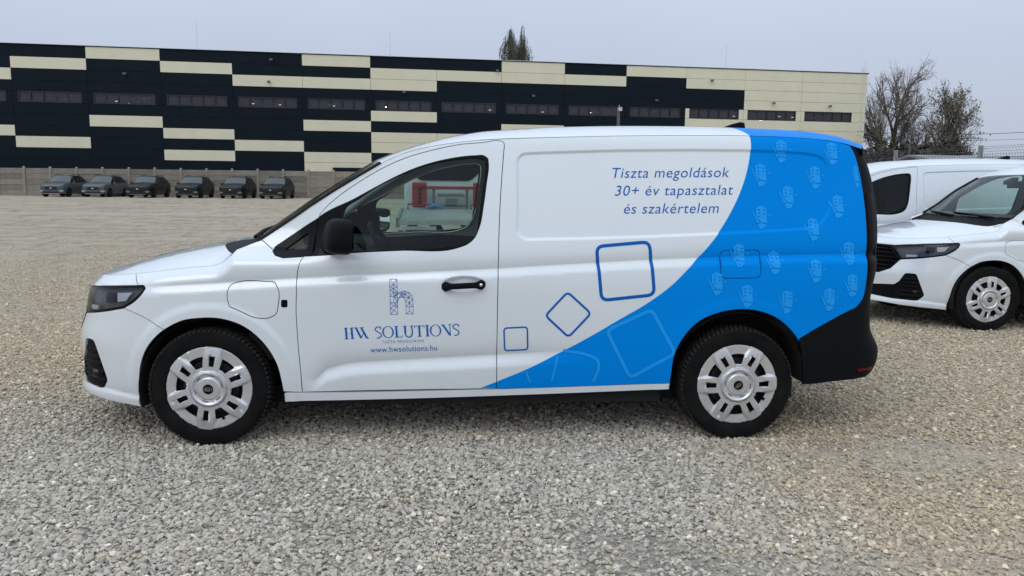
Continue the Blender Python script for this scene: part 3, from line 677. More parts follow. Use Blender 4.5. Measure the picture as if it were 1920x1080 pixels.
# ---------------------------------------------------------------- materials of the vans
WHITE = mat('white_paint', (.765, .80, .815), .28, coat=1., noise=(1.5, (.75, .786, .80), 3))
BLUE = mat('blue_film', (.0, .245, .76), .45, spec=.03)
NAVY = mat('navy_print', (.003, .115, .45), .5, spec=.1)
THIN = mat('fine_print', (.012, .10, .41), .5, spec=.1)
SKYB = mat('light_blue_print', (.018, .335, .86), .45, spec=.05)
BLACKP = mat('black_plastic', (.004, .0045, .006), .6, spec=.12, bump=(900, .15, .001))
BLACKG = mat('black_gloss', (.004, .004, .005), .14, spec=.12)
RUBBER = mat('rubber', (.012, .012, .013), .8)
TYREM = mat('tyre_rubber', (.0055, .0055, .006), .75, spec=.10, noise=(9, (.011, .0105, .0095), 5), bump=(60, .2, .002))
TREADM = mat('tread_rubber', (.019, .0185, .018), .8, spec=.15, noise=(30, (.034, .032, .028), 4))
DARK = mat('dark_liner', (.008, .008, .009), .9)
CABIN = mat('cabin_plastic', (.022, .025, .027), .7, spec=.2)
CABINL = mat('headliner', (.32, .33, .33), .9)
SILVER = mat('silver_paint', (.70, .70, .70), .30, metal=.6, coat=.3, noise=(14, (.61, .61, .61), 4))
STEELD = mat('dark_steel', (.03, .03, .032), .5, metal=.6)
CHROME = mat('chrome', (.75, .76, .77), .12, metal=1.)
REDL = mat('red_lens', (.10, .004, .006), .25, spec=.2)
TAILL = mat('smoked_lens', (.006, .003, .0035), .25, spec=.08)
GLS = glass('tinted_glass', (.66, .77, .73), .45)
LENS = glass('lamp_lens', (.80, .82, .85), .8)
MIRR = mat('mirror_glass', (.85, .87, .88), .03, metal=1.)
FRIT = mat('black_glass_border', (.006, .006, .007), .1, spec=.3)
HOUSE = mat('lamp_housing', (.075, .080, .086), .35)

A_ = lambda k: np.array(TR[k])
def cat(*a): return dedupe(np.concatenate([np.asarray(x, float).reshape(-1, 2) for x in a]), 2e-3)
doorf, doorb, doorr, doort = A_('doorf'), A_('doorb'), A_('doorr'), A_('doort')
dwin, qwin = A_('dwin'), A_('qwin')
archf = crom(A_('archf')); archr = crom(A_('archr')); hoodl = hood_edge(160)
doort_u = doort[doort[:, 0] > .602]
pill, ditch = A_('pillar'), A_('ditch')[:-1]
fseam = A_('fseam'); rblack = np.array([(3.640, 1.697), (3.690, 1.664), (3.722, 1.615), (3.742, 1.55), (3.757, 1.47), (3.766, 1.38), (3.771, 1.25), (3.773, 1.08), (3.777, .95), (3.775, .885), (3.757, .838), (3.694, .797), (3.592, .750), (3.438, .668), (3.312, .596)])
sillt, sillb = A_('sillt'), A_('sillb')
tl = np.array([(-.391, .889), (-.585, .877), (-.80, .860), (-1.02, .838)])
hl_low = np.array([(-.90, .697), (-.865, .702), (-.70, .722), (-.565, .743), (-.462, .762)])
hl_back = np.array([(-.462, .762), (-.385, .806), (-.338, .858), (-.332, .874), (-.345, .886), (-.391, .889)])
FEXT = []
for c in (np.stack([BELT[0], BELT[1]], 1), np.stack([LOWC[0], LOWC[1]], 1)):
    q = crom(c, .010); t = np.gradient(q, axis=0); t /= np.linalg.norm(t, axis=1, keepdims=True); n = np.stack([-t[:, 1], t[:, 0]], 1)
    for d in (-.045, -.03, -.016, -.006, -.001, .0025, .008, .016): FEXT.append(q+n*d)
_pl = crom(PLOOP, .009, True)
for d in (-.012, -.006, 0, .006, .012): FEXT.append(inset(_pl, d))
_w = np.linspace(0, 2*np.pi, 40)[:-1]
for k in (.2, .45, .7, .85, 1.0): FEXT.append(np.stack([1.398+.122*k*np.cos(_w), .906+.05*k*np.sin(_w)], 1))
FEXT = np.concatenate(FEXT)
blue_line = crom(A_('blue'), .012)
BLUEPOLY = np.concatenate([blue_line, [(1.40, .20), (4.9, .20), (4.9, 1.85), (3.032, 1.85)]])
def is_blue(Q): return inside(BLUEPOLY, Q)
def clip_line(L, poly): return L[inside(poly, L)]

def make_hubcap_mesh():
    """six double spokes, six windows, slots and a stepped hub; faces -y"""
    a0 = math.radians(22)
    def pol(r, a): return (r*math.cos(a), r*math.sin(a))
    holes = []
    for k in range(6):
        c = a0+math.radians(30)+k*math.pi/3; w = []
        for t in np.linspace(-1, 1, 7): w.append(pol(.179, c+t*math.radians(13)))
        for t in np.linspace(1, -1, 5): w.append(pol(.122, c+t*math.radians(9)))
        if k == 4:                                     # valve notch
            w[3:4] = [pol(.177, c-.05), pol(.192, c-.05), pol(.192, c+.05), pol(.177, c+.05)]
        holes.append(np.array(w))
        c = a0+k*math.pi/3; d = np.array([math.cos(c), math.sin(c)]); n = np.array([-d[1], d[0]])
        holes.append(np.array([d*.124-n*.013, d*.182-n*.0145, d*.182+n*.0145, d*.124+n*.013]))
        c = a0+math.radians(-8)+k*math.pi/3; w = [pol(.0765, c+t*.20) for t in (-1, -.33, .33, 1)]+[pol(.0715, c+t*.20) for t in (1, .33, -.33, -1)]
        holes.append(np.array(w))
    th = np.linspace(0, 2*np.pi, 97)[:-1]; outer = np.stack([.233*np.cos(th), .233*np.sin(th)], 1)
    ex = []
    for k in range(6):
        c = a0+k*math.pi/3; d = np.array([math.cos(c), math.sin(c)]); n = np.array([-d[1], d[0]])
        for r in np.linspace(.100, .228, 17):
            hw = np.interp(r, [.10, .228], [.044, .034])
            for q in (hw, hw+.006, hw+.013): ex += [d*r+n*q, d*r-n*q]
        for r in np.linspace(.180, .215, 5):
            for q in (.013, .016): ex += [d*r+n*q, d*r-n*q]
    for r in (.098, .094, .090, .084, .068, .058, .055, .035, .031, .226):
        ex += [pol(r, t) for t in th[::2]]
    def h(u, v):
        r = np.hypot(u, v); a = np.arctan2(v, u)
        k = np.round((a-a0)/(math.pi/3)); c = a0+k*math.pi/3
        along = u*np.cos(c)+v*np.sin(c); acr = np.abs(-u*np.sin(c)+v*np.cos(c))
        hw = np.interp(along, [.10, .228], [.047, .034])
        top = .016-.010*np.clip((r-.16)/.07, 0, 1)**1.5
        z = np.interp(r, [.12, .175, .228, .233], [.004, .001, .004, -.004])
        f = np.clip((hw+.013-acr)/.013, 0, 1)
        z = z+(top-z)*f
        z = np.where(r < .122, np.maximum(z, .016*np.clip((.135-r)/.012, 0, 1)), z)
        z = np.where((acr < .0145) & (along > .178) & (along < .212), z-.006, z)
        hub = np.interp(r, [0, .032, .034, .056, .060, .080, .088, .094, .098, .102], [.026, .026, .020, .020, .016, .018, .027, .027, .013, .016])
        return np.where(r < .102, hub, z)
    def sf(u, v): return np.stack([u, -h(u, v), v], -1)
    def nf(u, v):
        e = 6e-4; hu = (h(u+e, v)-h(u-e, v))/(2*e); hv = (h(u, v+e)-h(u, v-e))/(2*e); n = np.stack([-hu, -np.ones_like(hu), -hv], -1); return n/np.linalg.norm(n, axis=-1, keepdims=True)
    return outer, holes, np.array(ex), sf, nf
def make_wheel(parent, x, y, z, side):
    """dark steel wheel > tyre, tread, wheel_cover, emblem_cap; side -1 = near flank"""
    b = MB(); b.lathe([(.02, .03), (.15, .035), (.16, .05), (.20, .055), (.205, .030), (.222, .022)], n=48)
    for k in range(5):
        w = 2*math.pi*k/5+.3; b.lathe([(0, .0), (.012, .0), (.012, .035)], (.115*math.cos(w)*.5, 0, .115*math.sin(w)*.5), 8)
    wl = b.build('wheel', STEELD, parent, sharp=40)
    wl.location = (x, y, z)
    if side > 0: wl.rotation_euler = (0, 0, math.pi)
    b = MB(); R = .330
    pf = [(.218, .020), (.226, .004), (.236, -.004), (.255, -.010), (.285, -.016), (.303, -.012), (.305, -.0145), (.309, -.0125), (.316, -.005), (.3225, .012), (.3245, .04), (.326, .10), (.3245, .165), (.3225, .190), (.31, .208), (.285, .216), (.25, .210), (.22, .19), (.21, .16)]
    b.lathe(pf, n=96); b.build('tyre', TYREM, wl, sharp=50)
    b = MB(); n = 74
    for k in range(n):
        for (ya, yb, r0, tw, sk) in ((-.004, .040, .315, .62, 0.), (.046, .074, .320, .70, .5), (.080, .122, .320, .66, .1), (.128, .156, .320, .70, .6), (.162, .206, .315, .62, .3)):
            c = 2*math.pi*(k+sk)/n; hw = math.pi/n*tw; V = []
            for r in (r0, R):
                for yy in (ya, yb):
                    sh = .35*hw*(1 if yy == ya else -1); rr = r-(.006 if (yy in (-.004, .206)) and r == R else 0)
                    for s_ in (-1, 1): V.append((rr*math.cos(c+s_*hw+sh), yy, rr*math.sin(c+s_*hw+sh)))
            b.add(V, [(0, 1, 3, 2), (4, 6, 7, 5), (0, 4, 5, 1), (2, 3, 7, 6), (0, 2, 6, 4), (1, 5, 7, 3)])
    b.build('tread', TREADM, wl)
    o, h, ex, sf, nf = make_hubcap_mesh()
    panel('wheel_cover', o, SILVER, wl, h, gap=0, grid=.011, depth=.008, surf=sf, nsurf=nf, extra=ex)
    b = MB(); b.lathe([(0, -.029), (.024, -.0285), (.028, -.026), (.028, -.020)], n=32); cap = b.build('emblem_cap', BLACKG, wl, sharp=40)
    b = MB(); th = np.linspace(0, 2*np.pi, 29)
    ring = np.stack([np.stack([.0215*np.cos(th), -.0302+0*th, .0105*np.sin(th)], -1), np.stack([.0198*np.cos(th), -.0302+0*th, .0088*np.sin(th)], -1)], 1); b.grid(ring)
    V, F = text_mesh('Ford', size=.0135, shear=.35, bold=.0002); V = V-V.mean(0)
    b.add([(v[0], -.0302, v[1]-.0003) for v in V], F)
    b.build('emblem', CHROME, wl, fix=False)
    return wl

def make_van(name, wrap=True):
    root = empty(name)
    centre = lambda p: p[0] < -1.395
    rearc = lambda p: p[0] > 4.715
    # --- fender
    af = archf; i0 = np.argmin(np.hypot(*(af-(-.211, .656)).T)); i1 = np.argmin(np.hypot(*(af-(.404, .300)).T))
    hl_i = hoodl[(hoodl[:, 0] > -.464)]
    fo = cat(af[i0:i1+1], (.506, .299), crom(doorf)[::-1][1:], (.52, 1.049), (.416, 1.042), (.370, 1.054), (.350, 1.074), fseam[::-1], (.25, 1.122), hl_i, (-.464, .943), crom([(-.464, .943), (-.391, .889)]), crom(hl_back[::-1]), crom([(-.458, .762), (-.324, .718), (-.211, .656)]))
    chg = crom(A_('chg'), .01, True); btn = rounded(A_('button'), .008)
    for mir in (False, True):
        f = panel('fender', fo, WHITE, root, [chg, btn] if not mir else [], extra=FEXT, mirror=mir)
    panel('charge_flap', chg, WHITE, root)
    panel('flap_button', btn, BLACKG, root, gap=.003)
    # --- front strip, grille, lamps, bumper
    hs = hoodl[hoodl[:, 0] <= -.46]
    panel('grille_strip', cat((-.464, .943), hs, (-1.40, .840), (-1.2, .839), tl[::-1], crom([(-.391, .889), (-.464, .943)])), WHITE, root, both=True, skip=centre)
    lamp = cat(crom(tl), (-1.03, .822), crom(hl_low), crom(hl_back)[1:])
    for mir in (False, True):
        h = panel('headlight', lamp, HOUSE, root, gap=.003, off=-.035, depth=.0, mirror=mir)
        panel('lamp_bezel', lamp, BLACKG, h, [inset(lamp, .013)], gap=.003, off=.001, depth=.04, hole_gap=0, mirror=mir)
        panel('lens', inset(lamp, .013), LENS, h, gap=0, off=.0, depth=0, mirror=mir)
        sg = -1 if not mir else 1
        for nm, mt, quad, dp in (('reflector', mat('lamp_silver', (.62, .64, .66), .3, metal=.3), [(-.565, .842), (-.44, .852), (-.475, .800), (-.545, .792)], .012), ('projector', BLACKG, [(-.68, .842), (-.585, .842), (-.575, .790), (-.66, .780)], .014), ('reflector', mat('lamp_silver', (.62, .64, .66), .3), [(-.86, .752), (-.74, .757), (-.74, .735), (-.85, .728)], .02)):
            q = np.array(quad); panel(nm, lin(q), mt, h, gap=0, off=-.034+dp, depth=.01, grid=.02, mirror=mir)
    gp = np.array([(-1.40, .836), (-1.05, .834), (-1.035, .818), (-.905, .694), (-.975, .60), (-1.10, .548), (-1.40, .535)])
    g = panel('grille', gp, BLACKP, root, gap=.002, off=-.045, depth=0, both=True)
    panel('grille_frame', gp, BLACKG, g, [inset(gp, .014)], gap=.002, off=.002, depth=.05, hole_gap=0, both=True, skip=lambda p: p[0] < -1.38)
    gi = inset(gp, .012)
    for k in range(6):
        zc = .585+.043*k; ss = np.linspace(-1.40, -.90, 120); m = inside(np.vstack([gi[gi[:, 0] > -1.385], [(-1.41, .55)], [(-1.41, .822)]])[np.argsort(np.arctan2(*(np.vstack([gi[gi[:, 0] > -1.385], [(-1.41, .55)], [(-1.41, .822)]])-(-1.2, .69)).T))], np.stack([ss, ss*0+zc], 1)); ss = ss[m]
        if len(ss) < 5: continue
        P = []
        for dz, do in ((-.007, -.03), (-.006, -.006), (0, -.002), (.006, -.006), (.009, -.03)): P.append(S(ss, zc+dz)+Sn(ss, np.full_like(ss, zc+dz))*do)
        P = np.stack(P, 0); P = np.concatenate([P, (P*np.array([1, -1, 1]))[:, ::-1]], 1)
        b = MB(); b.grid(P); b.build('slat', BLACKG, g, smooth=True)
    low = np.array([(-.719, .564), (-.694, .553), (-.600, .345), (-.640, .292), (-.680, .287), (-.909, .290), (-1.15, .303), (-1.40, .308), (-1.40, .415), (-1.15, .415), (-.915, .437), (-.862, .475), (-.815, .552), (-.80, .562)])
    bo = cat(crom([(-.458, .762), (-.324, .718), (-.211, .656)]), af[:i0][::-1], (-.459, .214), (-.595, .220), (-.80, .228), (-1.40, .230), (-1.40, .533), (-1.10, .546), (-.975, .598), (-.902, .695), crom(hl_low)[1:])
    lw = rounded(low[:], .018); lw[:, 0] = np.where(lw[:, 0] < -1.385, -1.40, lw[:, 0])
    # the lower intake is open to the centre line: cut the bumper round it
    top = [p for p in lw if True]
    k0 = np.argmin(np.hypot(lw[:, 0]+1.40, lw[:, 1]-.308)); k1 = np.argmin(np.hypot(lw[:, 0]+1.40, lw[:, 1]-.415))
    lw2 = np.roll(lw, -k1, 0); kk = np.argmin(np.hypot(lw2[:, 0]+1.40, lw2[:, 1]-.308)); path = lw2[:kk+1] if np.abs(lw2[1, 1]-.415) < .05 else lw2
    path[0] = (-1.40, .415); path[-1] = (-1.40, .308)
    bo = cat(crom([(-.458, .762), (-.324, .718), (-.211, .656)]), af[:i0][::-1], (-.459, .214), (-.595, .220), (-.80, .228), (-1.40, .230), path[::-1], (-1.40, .533), (-1.10, .546), (-.975, .598), (-.902, .695), crom(hl_low)[1:])
    bp = panel('front_bumper', bo, WHITE, root, gap=.002, depth=.012, both=True, skip=centre)
    lo = panel('lower_intake', path, BLACKP, bp, gap=0, off=-.011, depth=0, both=True)
    for k in range(4):
        zc = .325+.026*k; ss = np.linspace(-1.40, -.92, 40)
        P = np.stack([S(ss, zc+dz)+Sn(ss, np.full_like(ss, zc))*do for dz, do in ((-.006, -.012), (-.004, -.004), (.004, -.004), (.006, -.012))], 0)
        P = np.concatenate([P, (P*np.array([1, -1, 1]))[:, ::-1]], 1); b = MB(); b.grid(P); b.build('intake_bar', BLACKP, bp, smooth=True)
    for sg in (1, -1):
        for (z0, do) in ((.50, -.004), (.46, -.003), (.425, -.004), (.375, -.002), (.33, -.002)):
            ss = np.linspace(-.84, np.interp(z0, [.33, .55], [-.63, -.71]), 14)
            P = np.stack([S(ss, z0+dz)+Sn(ss, np.full_like(ss, z0))*d for dz, d in ((-.014, -.012), (-.010, do), (.010, do-.004), (.016, -.012))], 0)*np.array([1, sg, 1])
            b = MB(); b.grid(P); b.build('fin', BLACKP, bp, smooth=True)
        p = S(-.70, .375)*np.array([1, sg, 1]); b = MB(); b.lathe([(0, -.012), (.022, -.01), (.026, .0), (.026, .02)], tuple(p+np.array((-.006, 0, 0))), 20, 'x'); b.build('fog_lamp', LENS, bp, smooth=True)
    # --- bonnet
    e = hoodl; P = S(e[:, 0], e[:, 1]); L = P[:, :2]; Rr = L[::-1]*np.array([1, -1]); yw = -L[0, 1]
    back = np.array([(.17-.26*(1-(y/yw)**2), y) for y in np.linspace(yw, -yw, 40)])
    loop = cat(L, Rr, back[1:-1])
    hsf = lambda x, y: np.stack([x, y, hood_z(x, y)], -1)
    def hnf(x, y):
        q = 4e-3; a = (hood_z(x+q, y)-hood_z(x-q, y))/(2*q); b_ = (hood_z(x, y+q)-hood_z(x, y-q))/(2*q); n = np.stack([-a, -b_, np.ones_like(a)], -1); return n/np.linalg.norm(n, axis=-1, keepdims=True)
    panel('bonnet', loop, WHITE, root, gap=.003, grid=.022, depth=.012, surf=hsf, nsurf=hnf)
    # --- cowl, windscreen, wipers
    r = np.linspace(-1, 1, 41); w0 = wind_pt(0., r); hb = np.stack([np.interp(r, [-1, 1], [-yw, yw])*0+.17-.26*(1-r*r), r*yw, 0*r], -1); hb[:, 2] = hood_z(hb[:, 0], hb[:, 1])-.016
    b = MB(); b.grid(np.stack([hb-np.array((.03, 0, .004)), .5*(hb+w0)-np.array((0, 0, .02)), w0+np.array((.01, 0, -.004))], 0)); b.build('cowl', BLACKP, root, smooth=True, fix=False)
    tt = np.linspace(0, 1, 31); rr = np.linspace(-1, 1, 61); G = wind_pt(tt[:, None], rr[None]); b = MB()
    for i in range(30):
        for j in range(60):
            edge = abs(.5*(rr[j]+rr[j+1])) > .955 or i < 2 or i > 28
            if edge: b.add([G[i, j], G[i+1, j], G[i+1, j+1], G[i, j+1]], [(0, 1, 2, 3)])
    wb = b.build('windscreen_border', FRIT, root, fix=False)
    b = MB(); b.grid(G[2:30, 2:59], flip=True); b.build('windscreen', GLS, root, smooth=True, fix=False)
    for sg in (-1, 1):                                  # pillar trim beside the glass
        q = wind_pt(tt, np.full_like(tt, sg*1.0)); b = MB(); b.tube(q+np.array((-.004, 0, .004)), .009, 6); b.build('windscreen_trim', RUBBER, root, smooth=True)
    for (r0, r1) in ((-.75, .05), (-.05, .75)):
        a = wind_pt(.0, r0)+np.array((-.03, 0, -.004)); z = wind_pt(.045, r1)+np.array((-.008, 0, .008)); m_ = wind_pt(.02, .5*(r0+r1))+np.array((-.012, 0, .006)); b = MB(); b.tube([a, m_, z], [.012, .010, .006], 6); b.build('wiper', BLACKP, root)
    # --- doors
    do = cat(crom(dwin)[::-1], (.602, 1.266), (.612, 1.286), crom(doort_u[::-1]), crom(doorr)[::-1][1:], doorb[::-1][1:], crom(doorf)[::-1][1:])
    for mir in (False, True):
        d = panel('door', do, [WHITE, BLUE], root, extra=FEXT, mirror=mir, lines=[clip_line(blue_line, inset(do, .004))], classify=is_blue)
        fr = cat(crom(dwin), crom(A_('sail')[::-1])); dg = crom(A_('dglass'), .012, True)
        panel('window_frame', fr, BLACKG, d, [dg], gap=.001, off=-.004, depth=.012, hole_gap=0, mirror=mir)
        panel('door_glass', dg, GLS, d, gap=-.004, off=-.013, depth=0, grid=.05, mirror=mir)
        qo = cat(crom(qwin), (.569, 1.062), (.584, 1.19))
        fr = panel('quarter_window', qo, BLACKG, root, [crom(A_('qglass'), .012, True)], gap=.001, off=-.003, depth=.012, hole_gap=0, mirror=mir)
        panel('quarter_glass', crom(A_('qglass'), .012, True), GLS, fr, gap=-.004, off=-.012, depth=0, grid=.05, mirror=mir)
        trim = np.array([(.55, .35), (1.56, .35), (1.57, 1.06), (1.2, 1.082), (.80, 1.066), (.56, 1.04)]); panel('door_card', trim, CABIN, d, gap=0, off=-.075, depth=.0, grid=.08, mirror=mir)
        b = MB(); ss = np.linspace(1.275, 1.515, 25); P = []
        for s_ in ss:
            u = (s_-1.395)/.12; o = .038*(1-abs(u)**3)+.006; hh = .0165+.012*np.clip((abs(u)-.55)/.25, 0, 1)-.016*np.clip((abs(u)-.86)/.14, 0, 1)
            zc = .8985+.006*u; c0 = S(s_, zc, False); n = Sn(s_, zc, False)
            P.append([c0+n*(o-.022), c0+n*(o-.022)+np.array((0, 0, hh*.8)), c0+n*(o-.006)+np.array((0, 0, hh)), c0+n*o+np.array((0, 0, hh*.6)), c0+n*o-np.array((0, 0, hh*.6)), c0+n*(o-.006)-np.array((0, 0, hh)), c0+n*(o-.022)-np.array((0, 0, hh*.8)), c0+n*(o-.022)])
        b.grid(np.array(P))
        if mir: b.V = [(v[0], -v[1], v[2]) for v in b.V]
        hd = b.build('handle', BLACKP, d, smooth=True)
        if not mir:
            p = S(1.490, .903, False)+Sn(1.490, .903, False)*.033; b = MB(); b.lathe([(0, -.004), (.0085, -.003), (.0095, .006)], tuple(p), 16); b.build('lock', CHROME, hd, smooth=True)
        # mirror on its foot
        sg = 1 if mir else -1
        th = np.linspace(-np.pi/2, np.pi/2, 21); ph = np.linspace(0, 2*np.pi, 41); P = np.zeros((21, 41, 3)); pw = lambda v, e: np.sign(v)*np.abs(v)**e
        for i, t in enumerate(th):
            for j, p in enumerate(ph):
                X = pw(math.cos(t), .55)*pw(math.cos(p), .6); Y = pw(math.cos(t), .55)*pw(math.sin(p), .6); Z = pw(math.sin(t), .6)
                X = np.where(X > .45, .45+.15*(X-.45), X*(1-.10*Z)); P[i, j] = (.745+.085*X+.012*Z, sg*(.99+.115*Y), 1.168+.093*Z-.008*X)
        ca, sa = math.cos(-sg*.36), math.sin(-sg*.36)
        def turn(p): return (.745+ca*(p[0]-.745)-sa*(p[1]-sg*.99), sg*.99+sa*(p[0]-.745)+ca*(p[1]-sg*.99), p[2])
        P = np.array([[turn(p) for p in row] for row in P])
        b = MB(); b.grid(P); b.tube([(.66, sg*.86, 1.105), (.70, sg*.93, 1.112)], [.045, .035], 10)
        mo = b.build('mirror', BLACKP, d, smooth=True)
        b = MB(); q = rounded([(-.09, -.072), (.09, -.072), (.085, .076), (-.085, .076)], .035)
        b.add([turn((.7935, sg*(.99+p[0]), 1.168+p[1])) for p in q], [tuple(range(len(q)))]); b.build('mirror_glass', MIRR, mo)
    # --- body sides
    so = cat(crom(doorr)[1:], crom(doort[doort[:, 0] > .602])[1:], (.600, 1.262), crom(qwin)[:np.argmin(np.hypot(*(crom(qwin)-(.350, 1.074)).T))+1], fseam[::-1], crom(pill), crom(ditch), crom(rblack), archr[:np.argmin(np.hypot(*(archr-(3.307, .581)).T))+1][::-1], (2.571, .337), crom(sillt[::-1])[1:], (1.583, .313))
    # drop what is below the door on the sill line
    keep = ~((so[:, 0] < 1.58) & (so[:, 1] < .5)); so = so[keep]
    fuel = rounded(A_('fuel'), .035)
    bl = clip_line(blue_line, inset(so, .004)); bl_f = bl[~inside(fuel, bl)]
    for mir in (False, True):
        sp = panel('side_panel', so, [WHITE, BLUE], root, [fuel] if not mir else [], extra=FEXT, mirror=mir, lines=[bl_f], classify=is_blue)
        if not mir: near = sp
    panel('fuel_flap', fuel, [BLUE], root, extra=FEXT)
    si = cat(crom(sillt), crom(sillb)[::-1])
    for mir in (False, True): panel('sill', si, WHITE, root, mirror=mir, gap=.0015)
    # --- tail
    rb = crom(rblack)
    k = np.argmin(np.hypot(*(rb-(3.777, .905)).T)); up, dn = rb[:k+1], rb[k:]
    lampo = cat(up[::-1], (3.70, 1.690), (3.86, 1.680), (4.03, 1.676), (4.06, .90))
    for mir in (False, True):
        panel('tail_pillar', cat((3.777, .905), (4.32, .905), (4.32, 1.664), (4.03, 1.676), (3.86, 1.686), (3.70, 1.692), up), BLACKP, root, gap=.0015, mirror=mir)
        panel('tail_lamp', np.array([(3.80, .90), (3.99, .90), (3.99, 1.42), (3.80, 1.42)]), TAILL, root, gap=0, off=.004, depth=.01, mirror=mir)
    tg = np.array([(4.32, .60), (4.72, .60), (4.72, 1.662), (4.32, 1.662), (4.32, 1.2), (4.32, .905)])
    tb = panel('rear_doors', tg, [WHITE, BLUE], root, both=True, skip=lambda p: p[0] > 4.71, grid=.03, classify=lambda Q: np.ones(len(Q)))
    bo = cat(dn, archr[np.argmin(np.hypot(*(archr-(3.307, .581)).T)):], (3.42, .322), (3.534, .334), (3.676, .345), (3.9, .352), (4.72, .36), (4.72, .597), (4.32, .597), (4.32, .90))
    rbp = panel('rear_bumper', bo, BLACKP, root, gap=.0015, both=True, skip=lambda p: p[0] > 4.71)
    for mir in (False, True): panel('reflector', rounded(A_('reflr'), .008), REDL, rbp, gap=0, off=.004, depth=.006, mirror=mir)
    # --- roof
    xs = np.r_[np.linspace(.942, 1.6, 30), np.linspace(1.62, 3.55, 60), np.linspace(3.57, ROOF_END, 10)]; rs = np.sin(np.linspace(-1, 1, 61)*np.pi/2)
    bx = 3.032; b = MB(); xs = np.sort(np.r_[xs, bx]); G = roof_pt(xs[:, None], rs[None]); ib = np.argmin(abs(xs-bx))
    b.grid(G[:ib+1], 0); b.grid(G[ib:], 1)
    # close the tail of the roof down to the rear doors
    q = G[-1]; zz = np.array([1.672, 1.640]); e2 = [q]
    for z in zz: e2.append(np.stack([np.maximum(q[:, 0]+.012, q[:, 0]), q[:, 1], np.full(len(q), z)], -1))
    b.grid(np.stack(e2, 0), 2)
    ro = b.build('roof', [WHITE, BLUE], root, fix=False); ro.data.materials.append(BLACKP); ro.data.polygons.foreach_set('use_smooth', np.ones(len(ro.data.polygons), bool)); ro.data.set_sharp_from_angle(angle=math.radians(35))
    b = MB(); b.prism([(3.10, 1.835), (3.27, 1.828), (3.262, 1.873), (3.235, 1.880), (3.19, 1.868)], -.022, .022); an = b.build('antenna', BLACKP, root, sharp=30)
    # --- dark strips added to shade the shut lines, wheel wells, floor
    ribbon('gap_shade_strip', [crom(doorf), doorb, crom(doorr)[2:], crom(doort[2:]), crom(fseam), crom(sillt[2:]), crom(A_('bseam'))], RUBBER, root, .012, -.017, True)
    ribbon('flap_shade_strip', [np.vstack([chg, chg[:1]]), np.vstack([fuel, fuel[:1]])], RUBBER, root, .007, -.006)
    ribbon('roof_shade_strip', [crom(ditch[4:])], RUBBER, root, .004, -.004, True)
    ribbon('bonnet_shade_strip', [hoodl[:120]], RUBBER, root, .010, -.012, True)
    for (ax, az, ar), t0, t1 in zip(ARCH, (-.17, -.04), (.26, .10)):
        for sg in (-1, 1):
            th = np.linspace(t0, math.pi+t1, 30); P = np.stack([np.stack([ax+(ar-.005)*np.cos(th), 0*th+sg*y, az+(ar-.005)*np.sin(th)], -1) for y in (.912, .62)], 0); b = MB(); b.grid(P)
            c = [(ax+(ar-.005)*math.cos(t), sg*.62, az+(ar-.005)*math.sin(t)) for t in th]; b.add(c, [tuple(range(len(c)))]); b.build('wheel_well', DARK, root, fix=False)
    b = MB(); b.box((-.55, -.66, .175), (3.40, .66, .28)); b.box((.44, -.85, .215), (2.53, .85, .30)); b.box((-.70, -.55, .26), (.10, .55, .60)); b.box((3.40, -.78, .37), (3.80, .78, .50)); b.build('underbody', DARK, root)  # boxes set low to block light and darken the ground beneath
    # --- cabin
    zz = np.linspace(.32, 1.62, 20); hw = half_width(1.68, zz, False)-.05; b = MB(); b.prism([(-w_, z_) for w_, z_ in zip(hw, zz)]+[(w_, z_) for w_, z_ in zip(hw[::-1], zz[::-1])], 1.66, 1.70, 'x'); b.build('bulkhead', CABIN, root)
    b = MB()
    P = [(.20, .98), (.42, 1.065), (.62, 1.075), (.78, 1.04), (.80, .96), (.70, .80), (.66, .50), (.20, .45)]; b.prism(P, -.80, .80)
    b.prism([(.60, 1.06), (.66, 1.115), (.78, 1.10), (.82, 1.06), (.78, 1.03)], -.54, -.14); b.build('dashboard', CABIN, root, sharp=40)
    b = MB(); th = np.linspace(0, 2*np.pi, 33); ax = np.array((-.50, 0, .87)); ay = np.array((0, 1, 0)); c = np.array((.925, -.37, 1.045))
    b.tube([c+.185*(math.cos(t)*ax+math.sin(t)*ay) for t in th], .018, 8, cap=False); b.tube([c, c+np.array((-.22, 0, -.10))], .03, 8)
    for t in (.0, 2.1, 4.2): b.tube([c, c+.18*(math.cos(t+math.pi)*ax+math.sin(t+math.pi)*ay)], .014, 6)
    b.build('steering_wheel', BLACKP, root, smooth=True)
    for y in (-.40, .40):
        b = MB(); b.box((1.04, y-.24, .62), (1.52, y+.24, .76), ch=.04); b.obox((1.575, y, .98), (.05, 0, -.012), (0, .23, 0), (.03, 0, .30)); b.obox((1.60, y, 1.37), (.035, 0, 0), (0, .12, 0), (0, 0, .09)); b.build('seat', CABIN, root)
    xs = np.linspace(1.02, 1.66, 12); G = roof_pt(xs[:, None], np.linspace(-.93, .93, 20)[None])-np.array((0, 0, .045)); b = MB(); b.grid(G); b.build('headliner', CABINL, root, smooth=True, fix=False)
    b = MB(); b.box((.42, -.78, .40), (1.66, .78, .43)); b.build('cabin_floor', DARK, root)
    for sg in (-1, 1):
        L = np.linspace(0, 1, 12); s_ = np.interp(L, [0, .5, 1], [.36, .70, 1.02]); z_ = np.interp(L, [0, .5, 1], [1.10, 1.375, 1.57]); P = S(s_, z_)*np.array([1, -sg, 1]); P[:, 1] += -sg*.045 if False else (-.05 if sg > 0 else .05)*1.0*(1)
        b = MB(); b.tube(P, [.028]*12, 6); b.build('pillar_trim', CABINL, root, smooth=True)
